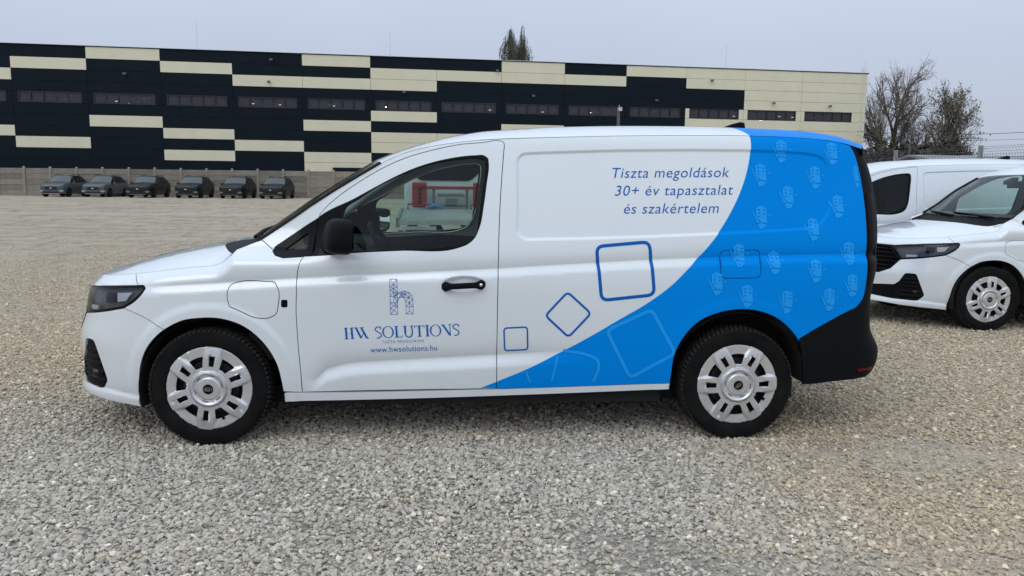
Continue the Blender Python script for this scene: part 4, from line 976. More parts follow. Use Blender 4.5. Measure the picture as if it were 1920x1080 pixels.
    p = wind_pt(.86, 0.); b = MB(); b.obox(p+np.array((.09, 0, -.06)), (.012, 0, .004), (0, .11, 0), (-.006, 0, .035)); b.obox(p+np.array((.04, 0, -.02)), (.05, 0, .02), (0, .05, 0), (0, 0, .02)); b.build('rear_view_mirror', BLACKP, root)
    # --- wheels
    w = make_wheel(root, 0.005, -.902, .326, -1); ws = [w]
    for (x, y, z, sg, rot) in ((2.965, -.902, .326, -1, math.radians(-39)), (0.005, .902, .326, 1, .8), (2.965, .902, .326, 1, 2.1)):
        c = copy_tree(w, root); c.location = (x, y, z); c.rotation_euler = (0, rot, 0 if sg < 0 else math.pi)
    # --- print
    if wrap:
        dr = [o for o in root.children if o.name.split('.')[0] == 'door'][0]
        T_ = A_
        for k, body in (('txt1', 'Tiszta megold\u00e1sok'), ('txt2', '30+ \u00e9v tapasztalat'), ('txt3', '\u00e9s szak\u00e9rtelem')):
            text_decal('lettering', body, T_(k)[0], T_(k)[1], NAVY, near, height=.082, shear=.22, spacing=1.07, bold=-.004)
        text_decal('lettering', 'www.hwsolutions.hu', T_('www')[0], T_('www')[1], NAVY, dr, height=.0455, spacing=1.05)
        text_decal('lettering', 'TISZTA MEGOLD\u00c1SOK', T_('tis')[0], T_('tis')[1], THIN, dr, height=.0225, spacing=1.25, bold=-.008)
        # serif name, drawn stroke by stroke on a unit-high line
        def glyphs():
            o = []
            def line(x, pts, w): o.append((x, np.array(pts, float), w))
            def serif(x, cx, y, l=.16): line(x, [(cx-l, y), (cx+l, y)], .055)
            th, tn = .155, .06
            x = 0                                   # H: two stems, open in the middle
            for cx in (.16, .62):
                line(x, [(cx, .03), (cx, .97)], th); serif(x, cx, .03, .15); serif(x, cx, .97, .15)
            line(x, [(.20, .48), (.30, .48)], .07); line(x, [(.48, .48), (.60, .48)], .07)
            x = .86                                 # W
            line(x, [(.10, .97), (.46, .05)], th); line(x, [(.46, .05), (.74, .62)], tn); line(x, [(.52, .97), (.92, .05)], th); serif(x, .10, .97, .14); serif(x, .56, .97, .16); serif(x, .95, .03, .12)
            def S_(x):
                c = crom([(.58, .80), (.56, .94), (.36, .985), (.14, .86), (.16, .68), (.36, .53), (.56, .36), (.58, .16), (.38, .02), (.20, .0)], .05); line(x, c, .085)
                line(x, [(.58, .97), (.585, .76)], .05)
            def O_(x):
                t = np.linspace(0, 2*np.pi, 33)[:-1]; o.append((x, (np.stack([.46+.46*np.cos(t), .5+.52*np.sin(t)], 1), np.stack([.46+.34*np.cos(t), .5+.475*np.sin(t)], 1)), None))
            S_(2.36); O_(3.04)
            x = 4.02; line(x, [(.16, .03), (.16, .97)], th); serif(x, .16, .97); serif(x, .10, .03, .12); line(x, [(.10, .03), (.58, .03)], .06); line(x, [(.57, .02), (.60, .20)], .05)
            x = 4.72; line(x, crom([(.16, .97), (.16, .30), (.26, .06), (.44, .0), (.62, .07), (.70, .28), (.70, .97)], .06), .10); line(x, [(.16, .97), (.16, .30)], th); serif(x, .16, .97, .16); serif(x, .70, .97, .13)
            x = 5.60; line(x, [(.42, .03), (.42, .97)], th); line(x, [(.04, .95), (.80, .95)], .06); serif(x, .42, .03); line(x, [(.05, .98), (.02, .78)], .05); line(x, [(.79, .98), (.82, .78)], .05)
            x = 6.52; line(x, [(.14, .03), (.14, .97)], th); serif(x, .14, .97); serif(x, .14, .03)
            O_(6.86)
            x = 7.86; line(x, [(.08, .97), (.62, .03)], th); line(x, [(.64, .0), (.64, .97)], tn); serif(x, .06, .97, .13); serif(x, .64, .97, .13)
            S_(8.62)
            return o
        p0, p1 = T_('hws'); dx = (p1-p0)/9.24; dz = np.array([-.004, T_('hwst')[0][1]-T_('hws')[0][1]]); P = []
        for (x, q, w_) in glyphs():
            M = lambda a: p0+(a[:, :1]+x)*dx+a[:, 1:]*dz
            if w_ is None: P.append((M(q[0]), [M(q[1])]))
            else:
                o_, h_ = stroke(q, w_); P.append((M(o_), h_))
        decal('lettering', P, NAVY, dr)
        # lattice letter h
        c = T_('hlogo'); u0 = np.array([.996, .739]); ux = np.array([.124, .002]); uz = np.array([-.003, .192])
        M = lambda a: u0+np.atleast_2d(a)[:, :1]*ux+np.atleast_2d(a)[:, 1:]*uz
        stem_l = [(0, t) for t in (0, .18, .345, .52, .69, .785, 1)]; stem_r = [(.32, 0), (.32, .24), (.32, .37), (.32, .55), (.325, .64), (.32, .79), (.32, 1)]
        mid = [(.16, .12), (.16, .23), (.16, .325), (.17, .51), (.16, .64), (.165, .74), (.16, .86)]
        arch_o = [(.325, .60), (.45, .64), (.66, .665), (.84, .62), (.95, .545), (1.0, .42), (1.0, .22), (1.0, .0)]
        arch_i = [(.32, .36), (.38, .46), (.50, .49), (.60, .48), (.68, .38), (.69, .22), (.69, .0)]
        am = [(.50, .57), (.68, .58), (.82, .48), (.84, .33), (.84, .20), (.84, .09)]
        E = []
        for a in (stem_l, stem_r, arch_o, arch_i): E += list(zip(a[:-1], a[1:]))
        E += [((0, 0), (.32, 0)), ((0, 1), (.32, 1)), ((.69, 0), (1, 0))]
        for q in mid:
            for a in stem_l+stem_r:
                if math.hypot((a[0]-q[0])*.124, (a[1]-q[1])*.192) < .0335: E.append((q, a))
        E += list(zip(mid[2:], mid[3:]))
        for q in am:
            for a in arch_o+arch_i:
                if math.hypot((a[0]-q[0])*.124, (a[1]-q[1])*.192) < .031: E.append((q, a))
        E += list(zip(am[:-1], am[1:]))+[((.17, .51), (.38, .46)), ((.17, .51), (.45, .64))]
        decal('lattice_letter', [stroke(M([a, b_]), .0021) for a, b_ in E], THIN, dr)
        for k, w_, r_ in (('sq1', .0085, .018), ('sq2', .012, .025), ('sq3', .0185, .040)):
            q = rounded(T_(k), r_, 5); a, h_ = stroke(q, w_, True); decal('printed_square', [(a, h_)], NAVY, near, grid=.02)
        q = rounded(T_('sq4'), .035, 5); a, h_ = stroke(q, .019, True); decal('printed_square', [(a, h_)], SKYB, near, grid=.02)
        a, h_ = stroke(crom([(1.893, .352), (1.922, .50)], .02), .012); a2, _ = stroke(crom([(1.955, .533), (2.115, .496), (2.150, .475), (2.157, .445), (2.128, .345)], .02, corner=80), .016); a3, _ = stroke(crom([(1.746, .412), (1.772, .345)], .02), .012)
        decal('printed_square', [(a, []), (a2, []), (a3, [])], SKYB, near, grid=.02)
        # pale glove and stick figures
        P = []
        for (cx, cz) in TR['icons']:
            k = .98; R_ = lambda pts: np.array([(cx+.002+k*x, cz+k*z) for x, z in pts])
            body = [(-.033, .051), (-.0045, .068), (.0285, .0525), (.033, -.033), (.0015, -.0315), (-.021, -.0135), (-.031, .006)]
            cuff = [(-.024, -.0405), (-.0075, -.034), (.0105, -.0375), (.0315, -.0405), (.0165, -.060), (-.0105, -.069)]
            hl = []
            for hx, hz in ((-.015, .042), (-.015, .0225), (-.015, .0035), (.015, .039), (.015, .0195)): hl.append(R_([(hx-.007, hz-.005), (hx+.004, hz-.003), (hx+.007, hz+.004), (hx-.004, hz+.003)]))
            items = [(R_(body), hl), (R_(cuff), []), (R_([(-.057, .033), (-.0525, .0345), (-.023, -.018), (-.008, -.029), (-.027, -.034)]), []), (R_([(.0455, .0145), (.0485, .0205), (.0515, .0145), (.0575, .0105), (.0515, .0075), (.0485, .001), (.0455, .0075), (.0395, .0105)]), [])]
            ok = True
            for o_, h_ in items:
                mp = np.vstack([o_]); ok = ok and is_blue(mp).all() and inside(inset(so, .004), mp).all()
            if ok: P += items
        decal('glove_print', P, SKYB, near, off=.0018)
    return root

van = make_van('printed_van')
tag(van, 'white and blue wrapped panel van with h logo on its door, on the gravel', 'van')
def plain_copy(loc, rz, label):
    c = copy_tree(van); c.name = 'white_van'; c.location = loc; c.rotation_euler = (0, 0, rz)
    dead = []
    def walk(o):
        if o.type == 'MESH':
            n = o.name.split('.')[0]
            if n in ('lettering', 'lattice_letter', 'printed_square', 'glove_print'): dead.append(o); return
            for sl in o.material_slots:
                if sl.material == BLUE: sl.link = 'OBJECT'; sl.material = WHITE
        for ch in o.children: walk(ch)
    walk(c)
    for o in dead: D.objects.remove(o)
    tag(c, label, 'van', 'plain white vans'); return c
v2 = plain_copy((6.681, 3.096, .035), -.005, 'plain white van nosing out behind the blue tail, grille and left headlight in view')
v3 = plain_copy((5.66, 5.35, .045), -.07, 'plain white van farthest back, seen over the bonnet of the other plain one')
tag(van, group=None)
# ---------------------------------------------------------------- warehouse
STEELG = mat('rod_steel', (.35, .36, .38), .5, metal=.5)
CREAM = mat('cream_cladding', (.735, .69, .51), .6, noise=(.8, (.70, .655, .48), 4))
NAVYC = mat('dark_cladding', (.0050, .0105, .0165), .6, spec=.1, noise=(.5, (.0062, .012, .0185), 4))
JOINT = mat('panel_joint', (.006, .008, .011), .8)
CAPM = mat('roof_flashing', (.70, .71, .73), .4)
FRAMEW = mat('window_aluminium', (.010, .012, .016), .4)
PANE = glass('hall_pane', (.30, .29, .30), .55, .62, (.070, .069, .080))
HALL = mat('hall_inside', (.05, .05, .055), .9)
LAMPW = mat('lamp_glow', (.9, .9, .85), .5, emit=((1, .95, .85), 40.0))
ORD = ('zeroth', 'first', 'second', 'third', 'fourth', 'fifth', 'sixth', 'seventh', 'eighth', 'ninth', 'tenth', 'eleventh', 'twelfth', 'thirteenth', 'last')
FX0, FP, FK, FY0 = -37.79, 6.166, .085, 70.0          # first bay line, bay pitch along x, facade slope, facade distance at x = 0
fdir = np.array((1, FK, 0))/math.hypot(1, FK); fnor = np.array((FK, -1, 0))/math.hypot(1, FK)
fl = math.hypot(1, FK)
def fpt(u, z, d=0.):
    """u = bay coordinate (bay n runs from n-1 to n), d = metres out of the facade"""
    x = FX0+FP*u; return np.array((x, FY0+FK*x, z))+fnor*d
ROWS = [13.27, 12.25, 11.26, 10.25, 9.33, 8.34, 7.37, 6.36, 5.42, 4.42, 3.46, 2.6, 1.6, .6]
CREAMS = {-2: {1, 6, 8}, -1: {0, 2, 6}, 0: {2, 7}, 1: {1, 8}, 2: {0, 6}, 3: {1, 7, 9}, 4: {2, 8}, 5: {0, 2, 6, 9, 10, 11, 12}, 6: {1, 2, 5, 7, 8}, 7: {1, 7}, 8: {0, 1, 6, 7}, 9: {1, 7}, 10: {0, 6, 8}, 11: {0, 1, 5, 6, 7, 8}, 12: set(range(13)), 13: set(range(13))}
hall = empty('warehouse', (float(fpt(6, 0)[0]), float(fpt(6, 0)[1]), 0))
tag(hall, 'long dark navy warehouse with scattered cream panels and a ribbon of windows behind the wall', 'warehouse')
def hpart(o, par=None): o.parent = par or hall; o.matrix_parent_inverse = Matrix.Translation(-hall.location) if par is None else Matrix.Identity(4); return o
def fbox(b, u0, u1, z0, z1, d0, d1, m=0, mg=0.):
    a = fpt(u0, z0, d0)+fdir*mg; c = fpt(u1, z1, d1)-fdir*mg; mid = .5*(a+c)
    h = .5*np.dot(c-a, fdir); t = .5*(d1-d0); b.obox(mid, fdir*h, -fnor*t, np.array((0, 0, .5*(z1-z0)-mg)), m)
U0, U1 = -3, 13.0
UE = 13.16
pan = {}
for n in range(-2, 14):
    u1 = n if n < 13 else UE
    for k in range(13):
        if k == 4: continue
        if k > 11: continue
        z1, z0 = ROWS[k], ROWS[k+1]; cr = k in CREAMS[n]
        b = MB(); fbox(b, n-1, u1, z0, z1, .0, .06 if cr else .05, 0, .012)
        hpart(b.build('facade_panel', CREAM if cr else NAVYC))
    # the window strip of this bay
    cr = n >= 12
    wa, wb = n-1+.07, n-.085
    b = MB(); m = CREAM if cr or n == 11 else NAVYC
    fbox(b, n-1, wa, 8.34, 9.33, 0, .05, 0, .012); hpart(b.build('pier', m)); b = MB(); fbox(b, wb, u1, 8.34, 9.33, 0, .05, 0, .012); hpart(b.build('pier', m))
    b = MB(); fbox(b, wa, wb, 9.24, 9.32, -.10, .07); fbox(b, wa, wb, 8.35, 8.45, -.10, .07)
    du = (wb-wa)/5
    for q in range(6):
        uc = wa+q*du; fbox(b, uc-.008 if q else uc, uc+.008 if q < 5 else uc, 8.45, 9.24, -.10, .06) if 0 < q < 5 else None
    fbox(b, wa, wa+.018, 8.45, 9.24, -.10, .06); fbox(b, wb-.018, wb, 8.45, 9.24, -.10, .06)
    fr = hpart(b.build('window', FRAMEW))
    for q in range(5):
        b = MB(); fbox(b, wa+q*du+.012, wa+(q+1)*du-.012, 8.45, 9.24, -.03, -.02); p = b.build('pane', PANE); p.parent = fr
b = MB()                                                # shell behind the panels, open along the ribbon
for z0, z1 in ((0, 8.34), (9.33, 13.27)): fbox(b, -3, UE, z0, z1, -.25, -.02)
fbox(b, UE-.04, UE, 8.34, 9.33, -.25, -.02)
hpart(b.build('facade_core', JOINT))
b = MB(); fbox(b, -3, UE, 7.2, 7.3, -9, -.3); fbox(b, -3, UE, 12.4, 12.5, -9, -.3); fbox(b, -3, UE, 7.3, 12.4, -9.2, -9); hpart(b.build('hall_interior', HALL))
b = MB(); fbox(b, -3, UE, .0, 13.2, -40, -39.8); a = fpt(UE, 0, -.25); b.obox(a-fnor*20+np.array((0, 0, 6.6))-fdir*.1, fdir*.1, -fnor*19.8, np.array((0, 0, 6.6))); hpart(b.build('end_wall', CREAM))
b = MB(); fbox(b, -3, UE, 13.15, 13.25, -40, -.1); hpart(b.build('roof_deck', CAPM))
b = MB(); fbox(b, -3, UE+.02, 13.275, 13.34, -.3, .12); hpart(b.build('parapet', NAVYC))
b = MB(); fbox(b, -3, UE+.02, 13.343, 13.385, -.3, .10); hpart(b.build('roof_flashing', CAPM))
b = MB(); fbox(b, 4.42, 4.85, 2.62, 3.0, .06, .35); hpart(b.build('canopy', NAVYC))
b = MB(); c = fpt(UE, 4, .10)-fdir*.5; b.tube([c+np.array((0, 0, 9.2)), c-np.array((0, 0, 4))], .06, 6); hpart(b.build('downpipe', CREAM))
# flood lights on the facade, rods on the roof, lamps glowing inside
for (u, z) in ((1.52, 11.02), (3.52, 10.68), (3.56, 12.66), (5.5, 10.1), (7.5, 10.1), (6.93, 12.36), (9.5, 10.0), (10.42, 12.08), (11.5, 10.05), (13.40-.9, 9.9)):
    b = MB(); c = fpt(u, z, .28); b.obox(c, fdir*.14, -fnor*.07, np.array((0, 0, .09))); b.obox(fpt(u, z+.05, .14), fdir*.03, -fnor*.12, np.array((0, 0, .03)))
    tag(b.build('flood_light', mat('lamp_case', (.10, .10, .11), .5)), 'small flood light fixed %s the %s window strip from the left' % ('high over' if z > 11.5 else 'low over', ORD[int(u)+2]), 'light', 'flood lights on the warehouse')
for u, h in ((2.5, 2.6), (5.3, 2.2), (10.7, 2.4)):
    b = MB(); c = fpt(u, 13.45, -.6); b.tube([c, c+np.array((0, 0, h))], [.014, .008], 5); tag(b.build('lightning_rod', STEELG), 'thin lightning rod on the warehouse roof above the %s window strip from the left' % ORD[int(u)+2], 'rod', 'rods on the warehouse roof')
for (u, z, d) in ((.85, 9.2, 3), (1.22, 8.9, 3), (1.40, 8.72, 3), (1.78, 9.25, 3), (1.93, 9.10, 3), (3.2, 9.0, 3), (3.60, 8.95, 3), (3.78, 8.55, 3), (4.42, 8.98, 3), (4.55, 8.55, 3), (5.22, 8.98, 3), (5.30, 8.52, 3), (6.08, 8.9, 3), (6.11, 8.45, 3), (6.88, 8.95, 3), (6.86, 8.5, 3), (7.75, 8.9, 3), (7.66, 8.5, 3), (8.56, 8.95, 3), (8.43, 8.5, 3), (11.06, 8.95, 3), (11.55, 8.6, 3), (11.88, 9.05, 3), (12.12, 9.0, 3)):
    b = MB(); b.obox(fpt(u, z, -d), fdir*.10, -fnor*.08, np.array((0, 0, .03))); tag(b.build('hall_lamp', LAMPW), 'lit lamp inside the %s window strip from the left, in its %s pane, hanging %s' % (ORD[int(u)+2], ('first', 'second', 'third', 'fourth', 'fifth')[min(4, int((u % 1)*5))], 'high' if z > 8.8 else 'low'), 'lamp', 'lamps glowing in the warehouse')

# ---------------------------------------------------------------- concrete wall: posts and stacked brick-faced slabs
def brick_mat():
    m = D.materials.new('brick_faced_concrete'); m.use_nodes = True; nt = m.node_tree; b = nt.nodes['Principled BSDF']; N = nt.nodes.new; L = nt.links.new
    tc = N('ShaderNodeTexCoord'); mp = N('ShaderNodeMapping'); mp.inputs['Rotation'].default_value = (math.radians(90), 0, 0); L(tc.outputs['Object'], mp.inputs[0])
    br = N('ShaderNodeTexBrick'); br.inputs['Scale'].default_value = 1; br.inputs['Brick Width'].default_value = .25; br.inputs['Row Height'].default_value = .085; br.inputs['Mortar Size'].default_value = .012
    br.inputs['Color1'].default_value = (.262, .234, .190, 1); br.inputs['Color2'].default_value = (.335, .30, .245, 1); br.inputs['Mortar'].default_value = (.19, .165, .125, 1); L(mp.outputs[0], br.inputs['Vector'])
    n = N('ShaderNodeTexNoise'); n.inputs['Scale'].default_value = .9; n.inputs['Detail'].default_value = 7; L(tc.outputs['Object'], n.inputs['Vector'])
    oi = N('ShaderNodeObjectInfo'); ad = N('ShaderNodeMath'); ad.operation = 'MULTIPLY_ADD'; L(oi.outputs['Random'], ad.inputs[0]); ad.inputs[1].default_value = .5; L(n.outputs['Fac'], ad.inputs[2])
    r = N('ShaderNodeMapRange'); r.inputs[1].default_value = .35; r.inputs[2].default_value = 1.15; r.inputs[3].default_value = .62; r.inputs[4].default_value = 1.25; L(ad.outputs[0], r.inputs[0])
    v = N('ShaderNodeVectorMath'); v.operation = 'SCALE'; L(br.outputs['Color'], v.inputs[0]); L(r.outputs[0], v.inputs['Scale']); L(v.outputs[0], b.inputs['Base Color'])
    bp = N('ShaderNodeBump'); bp.inputs['Distance'].default_value = .02; bp.inputs['Strength'].default_value = .6; bp.invert = True; L(br.outputs['Fac'], bp.inputs['Height']); L(bp.outputs[0], b.inputs['Normal']); b.inputs['Roughness'].default_value = .95
    return m
BRICKC = brick_mat(); CONC = mat('post_concrete', (.33, .29, .225), .95, noise=(3, (.25, .22, .175), 6), bump=(20, .4, .01))
WY, WX0, WPIT = 61.0, -34.2-2.085*5, 2.085
wall = empty('concrete_wall', (-20, WY, .28)); tag(wall, 'weathered concrete slab wall with posts in front of the warehouse', 'wall')
wz = .27
b = MB(); b.box((-.085, -.085, 0), (.085, .085, 2.31), ch=.012); b.add([(-.10, -.10, 2.31), (.10, -.10, 2.31), (.10, .10, 2.31), (-.10, .10, 2.31), (0, 0, 2.40)], [(0, 1, 4), (1, 2, 4), (2, 3, 4), (3, 0, 4), (3, 2, 1, 0)])
p0 = b.build('post', CONC); p0.parent = wall
b = MB(); b.box((-.955, -.03, 0), (.955, .03, .437), ch=.012); s0 = b.build('slab', BRICKC); s0.parent = wall
for k in range(34):
    x = WX0+k*WPIT+20
    o = p0 if k == 0 else p0.copy()
    if k: COL.objects.link(o)
    o.location = (x, rng.normal(0, .01), wz-.28+rng.normal(0, .012)); o.rotation_euler = (0, rng.normal(0, .004), 0)
    for r_ in range(5):
        q = s0 if (k == 0 and r_ == 0) else s0.copy()
        if not (k == 0 and r_ == 0): COL.objects.link(q)
        q.location = (x+WPIT/2, rng.normal(0, .012), wz-.28+.02+r_*.445); q.rotation_euler = (rng.normal(0, .006), rng.normal(0, .003), 0)

# ---------------------------------------------------------------- dark cars parked along the wall
CARG = mat('grey_car_paint', (.055, .067, .072), .4, coat=.2); CARB = mat('black_car_paint', (.0075, .009, .0105), .4, coat=.12, spec=.25)
CGL = mat('car_window', (.005, .0055, .006), .15, spec=.12); CLAMP = mat('car_lamp', (.14, .15, .16), .2); CLIGHT = mat('fog_lamp_trim', (.30, .31, .32), .3)
WSG = mat('windscreen_glass', (.055, .066, .072), .12, spec=.5)  # paler base colour stands in for sky reflected in the windscreens
def make_car(paint):
    root = empty('parked_car')
    # station: x from the nose, half widths (sill, belt, roof), heights (under, belt, roof)
    ST = [(0.00, .50, .52, .46, .34, .74, .80), (.06, .74, .78, .72, .27, .84, .90), (.22, .86, .86, .80, .24, .90, .985), (.60, .905, .90, .82, .22, .97, 1.06), (1.05, .915, .91, .82, .22, 1.02, 1.12), (1.30, .92, .91, .78, .22, 1.04, 1.16), (1.95, .92, .91, .66, .22, 1.06, 1.60), (2.30, .92, .91, .65, .22, 1.07, 1.66), (3.00, .92, .91, .65, .22, 1.10, 1.67), (3.60, .92, .905, .63, .23, 1.13, 1.63), (4.05, .91, .89, .60, .26, 1.16, 1.54), (4.40, .88, .86, .62, .32, 1.14, 1.28), (4.58, .80, .78, .60, .40, 1.05, 1.10), (4.63, .60, .60, .50, .48, .90, .95)]
    R = []
    for x, ws, wb, wr, zu, zb, zr in ST:
        hood = zr-zb < .16
        half = [(0, zu), (ws*.92, zu), (ws, zu+.16), (max(ws, wb)+.01, .5*(zu+zb)+.05), (wb, zb-.05), (wb-.035, zb+.005), (wr+.03, zr-.05), (wr-.10, zr-.005), (0, zr+(.025 if not hood else .03))]
        R.append([(x, -y, z) for y, z in half]+[(x, y, z) for y, z in half[::-1][1:-1]])
    R = np.array(R); n = R.shape[1]
    V = R.reshape(-1, 3); F = []; M = []
    for i in range(len(ST)-1):
        for k in range(n):
            q = (k+1) % n; F.append((i*n+k, i*n+q, i*n+n+q, i*n+n+k)); j = k if k < 8 else n-1-k
            side = j == 5 and 5 <= i <= 9; ws_ = j in (6, 7) and i == 5; bk = j in (5, 6, 7) and i == 10
            M.append(1 if side else 2 if ws_ else 1 if bk else 0)
    F += [tuple(range(n))[::-1], tuple(range(len(V)-n, len(V)))]; M += [0, 0]
    rot = lambda P: [(p[1], p[0], p[2]) for p in P]
    V = rot(V)
    def sub(name, sel, m):
        f = [F[i] for i in range(len(F)) if M[i] == sel]; u = sorted({a for q in f for a in q}); mp = {a: i for i, a in enumerate(u)}
        b = MB(); b.add([V[a] for a in u], [tuple(mp[a] for a in q) for q in f]); return b.build(name, m, root, sharp=38)
    sub('body', 0, paint); sub('side_glass', 1, CGL); sub('windscreen', 2, WSG)
    for sx in (-1, 1):
        for y in (2.0, 2.62, 3.25, 3.75):                 # pillars between the side windows
            zb, zr = np.interp(y, [s[0] for s in ST], [s[5] for s in ST]), np.interp(y, [s[0] for s in ST], [s[6] for s in ST]); wb, wr = .885, np.interp(y, [s[0] for s in ST], [s[3] for s in ST])+.04
            b = MB(); b.tube([(sx*wb, y, zb), (sx*wr, y+.02, zr-.05)], .03, 4); b.build('pillar', paint if y < 2.1 else CARB, root)
        b = MB(); b.obox((sx*1.01, 1.52, 1.10), (.10, 0, 0), (0, .07, 0), (0, 0, .065)); b.obox((sx*.92, 1.52, 1.06), (.05, 0, 0), (0, .03, 0), (0, 0, .02)); b.build('mirror', paint, root)
        b = MB(); b.add([(sx*.50, .045, .86), (sx*.84, .20, .93), (sx*.86, .34, .95), (sx*.80, .20, .85), (sx*.50, .035, .80)], [(0, 1, 2, 3, 4)]); h = b.build('headlight', CLAMP, root); h.location = (sx*.012, -.02, .0)
        b = MB(); b.prism([(sx*.52, .50), (sx*.80, .54), (sx*.86, .46), (sx*.74, .37), (sx*.60, .40)], .0, .20); b.build('fog_lamp', CLIGHT if paint == CARG else CLAMP, root)
        for y in (.90, 3.60):
            b = MB(); b.lathe([(.0, -.12), (.20, -.11), (.24, -.12), (.335, -.105), (.345, -.08), (.345, .08), (.33, .11), (0, .11)], (sx*.83, y, .345), 24, 'x')
            w = b.build('wheel', mat('car_tyre', (.008, .008, .009), .8, spec=.2), root, sharp=40)
            b = MB()
            for k in range(5):
                a = 2*math.pi*k/5; c = (sx*.955, y+.12*math.cos(a), .345+.12*math.sin(a)); b.obox(c, (.012, 0, 0), (0, .10*math.cos(a), .10*math.sin(a)), (0, -.03*math.sin(a), .03*math.cos(a)))
            b.build('rim', mat('car_rim', (.03, .03, .032), .4, metal=.5), w)
            b = MB(); th = np.linspace(0, np.pi, 16); b.grid(np.stack([np.stack([0*th+sx*.925, y+.40*np.cos(th), .345+.40*np.sin(th)], -1), np.stack([0*th+sx*.60, y+.40*np.cos(th), .345+.40*np.sin(th)], -1)], 0)); b.add([(sx*.929, y+r_*math.cos(t), .345+r_*math.sin(t)) for r_ in (.345, .405) for t in th], [(i, i+1, i+17, i+16) for i in range(15)]); b.build('wheel_arch', mat('arch_trim', (.006, .006, .007), .8, spec=.2), root)
    gm = mat('car_grille', (.004, .004, .005), .5)
    b = MB(); b.prism([(-.47, .66), (-.36, .57), (.36, .57), (.47, .66), (.40, .78), (-.40, .78)], -.03, .10); g = b.build('grille', gm, root)
    for k in range(3): b = MB(); b.box((-.42+.03*abs(k-1), -.036, .605+.055*k), (.42-.03*abs(k-1), -.028, .615+.055*k)); b.build('grille_bar', CARB, g)
    b = MB(); b.prism([(.085*math.cos(t), .67+.042*math.sin(t)) for t in np.linspace(0, 2*np.pi, 17)[:-1]], -.05, -.035); b.build('badge', mat('badge_white', (.5, .52, .55), .3), root)
    b = MB(); b.prism([(-.62, .42), (-.50, .30), (.50, .30), (.62, .42), (.30, .40), (-.30, .40)], -.005, .12); b.build('lower_grille', gm, root)
    b = MB(); b.prism([(-.55, .285), (.55, .285), (.60, .235), (-.60, .235)], .02, .2); b.build('skid_plate', CLIGHT if paint == CARG else CLAMP, root)
    for sx in (-1, 1):
        b = MB(); b.tube([(sx*.60, 1.98, 1.62), (sx*.61, 2.3, 1.72), (sx*.61, 3.2, 1.73), (sx*.58, 3.75, 1.62)], .02, 6); b.build('roof_rail', CARB, root)
    return root
LAB = ['dark grey car farthest left of the row along the wall', 'dark grey car second from the left, close behind the first', 'black car third from the left, tight beside a grey one', 'black car fourth from the left, after the wide gap in the row', 'black car second from the right end of the row', 'black car at the right end of the row, nearest the white bonnet']
proto = {}
def ray_at(px, y):
    d = _f+_r2*((px-960)/1440)+_u2*((540-348)/1440); return 1.373+(y+5.11)*d.x/d.y
for i, (px, y) in enumerate(((95, 55.6), (173.5, 56.2), (257, 55.3), (347.6, 55.4), (431, 55.4), (506.5, 55.4))):
    px = ray_at(px, y)
    k = CARG if i < 2 else CARB
    c = make_car(k) if k.name not in proto else copy_tree(proto[k.name])
    proto.setdefault(k.name, c); c.location = (px, y, float(gz(px, y))); c.rotation_euler = (0, 0, (.03, .02, .0, .02, 0, -.01)[i]); tag(c, LAB[i], 'car', 'dark cars parked along the wall')

# ---------------------------------------------------------------- recovery truck seen through the cabin glass
RED = mat('red_paint', (.34, .018, .020), .4, coat=.4); ALU = mat('chequer_plate', (.46, .47, .45), .5, metal=.3, noise=(6, (.34, .35, .33), 6)); TRW = mat('truck_white', (.72, .74, .75), .35, coat=.5); TRG = mat('truck_grey', (.16, .17, .17), .6)
tr = empty('recovery_truck', (1.40, 7.89, 0), .06); tag(tr, 'flatbed recovery truck with red headboard, seen through the printed van\'s cab windows', 'truck')
def tp(name, b, m, par=None, **k): o = b.build(name, m, par or tr, **k); return o
dk = MB(); dk.box((-1.06, 0, .78), (1.06, 6.1, .86)); deck = tp('deck', dk, ALU)
for x0, x1 in ((-1.02, -.38), (.38, 1.02)):
    for k in range(24): b = MB(); b.box((x0, .15+.25*k, .861), (x1, .25+.25*k, .872)); tp('deck_rib', b, ALU, deck)
b = MB(); b.box((-.36, .1, .861), (.36, 6.0, .868)); tp('centre_plate', b, mat('deck_plate', (.34, .34, .30), .7, noise=(5, (.25, .25, .22), 6)), deck)
for sx in (-1, 1): b = MB(); b.box((sx*1.06-.03, 0, .74), (sx*1.06+.03, 6.1, .90)); tp('side_rail', b, TRG, deck)
for x0, x1 in ((-.98, -.42), (.42, .98)):
    r0 = MB(); r0.box((x0, -.06, .28), (x1, -.02, .76)); rp = tp('ramp', r0, ALU)
    for k in range(5): b = MB(); b.box((x0+.06, -.068, .33+.085*k), (x1-.06, -.06, .36+.085*k)); tp('ramp_slot', b, DARK, rp)
b = MB(); b.box((-1.05, -.03, .60), (1.05, .02, .70)); lb = tp('light_bar', b, TRG)
for x in (-.9, .75): b = MB(); b.box((x, -.045, .615), (x+.22, -.03, .685)); tp('rear_lamp', b, REDL, lb)
for x in (-.35, .1): b = MB(); b.box((x, -.04, .63), (x+.3, -.031, .67)); tp('plate', b, TRW, lb)
hbx = MB(); hbx.box((-.80, 6.15, 1.34), (.80, 6.23, 1.42)); hbx.box((-.82, 6.15, .90), (-.46, 6.26, 1.52), ch=.03); hbx.box((.68, 6.15, .90), (.84, 6.26, 1.52), ch=.03); hb = tp('headboard', hbx, RED)
for z in (1.0, 1.1, 1.2, 1.3): b = MB(); b.box((-.67, 6.135, z), (-.60, 6.149, z+.07)); tp('vent', b, DARK, hb)
b = MB(); b.tube([(-.92, 5.6, .86), (-.92, 5.6, .99), (-.36, 5.6, .99), (-.36, 5.6, .86)], .03, 6); tp('hoop', b, RED); b = MB(); b.tube([(.58, 5.6, .86), (.58, 5.6, .97), (.92, 5.6, .97), (.92, 5.6, .86)], .03, 6); tp('hoop', b, RED)
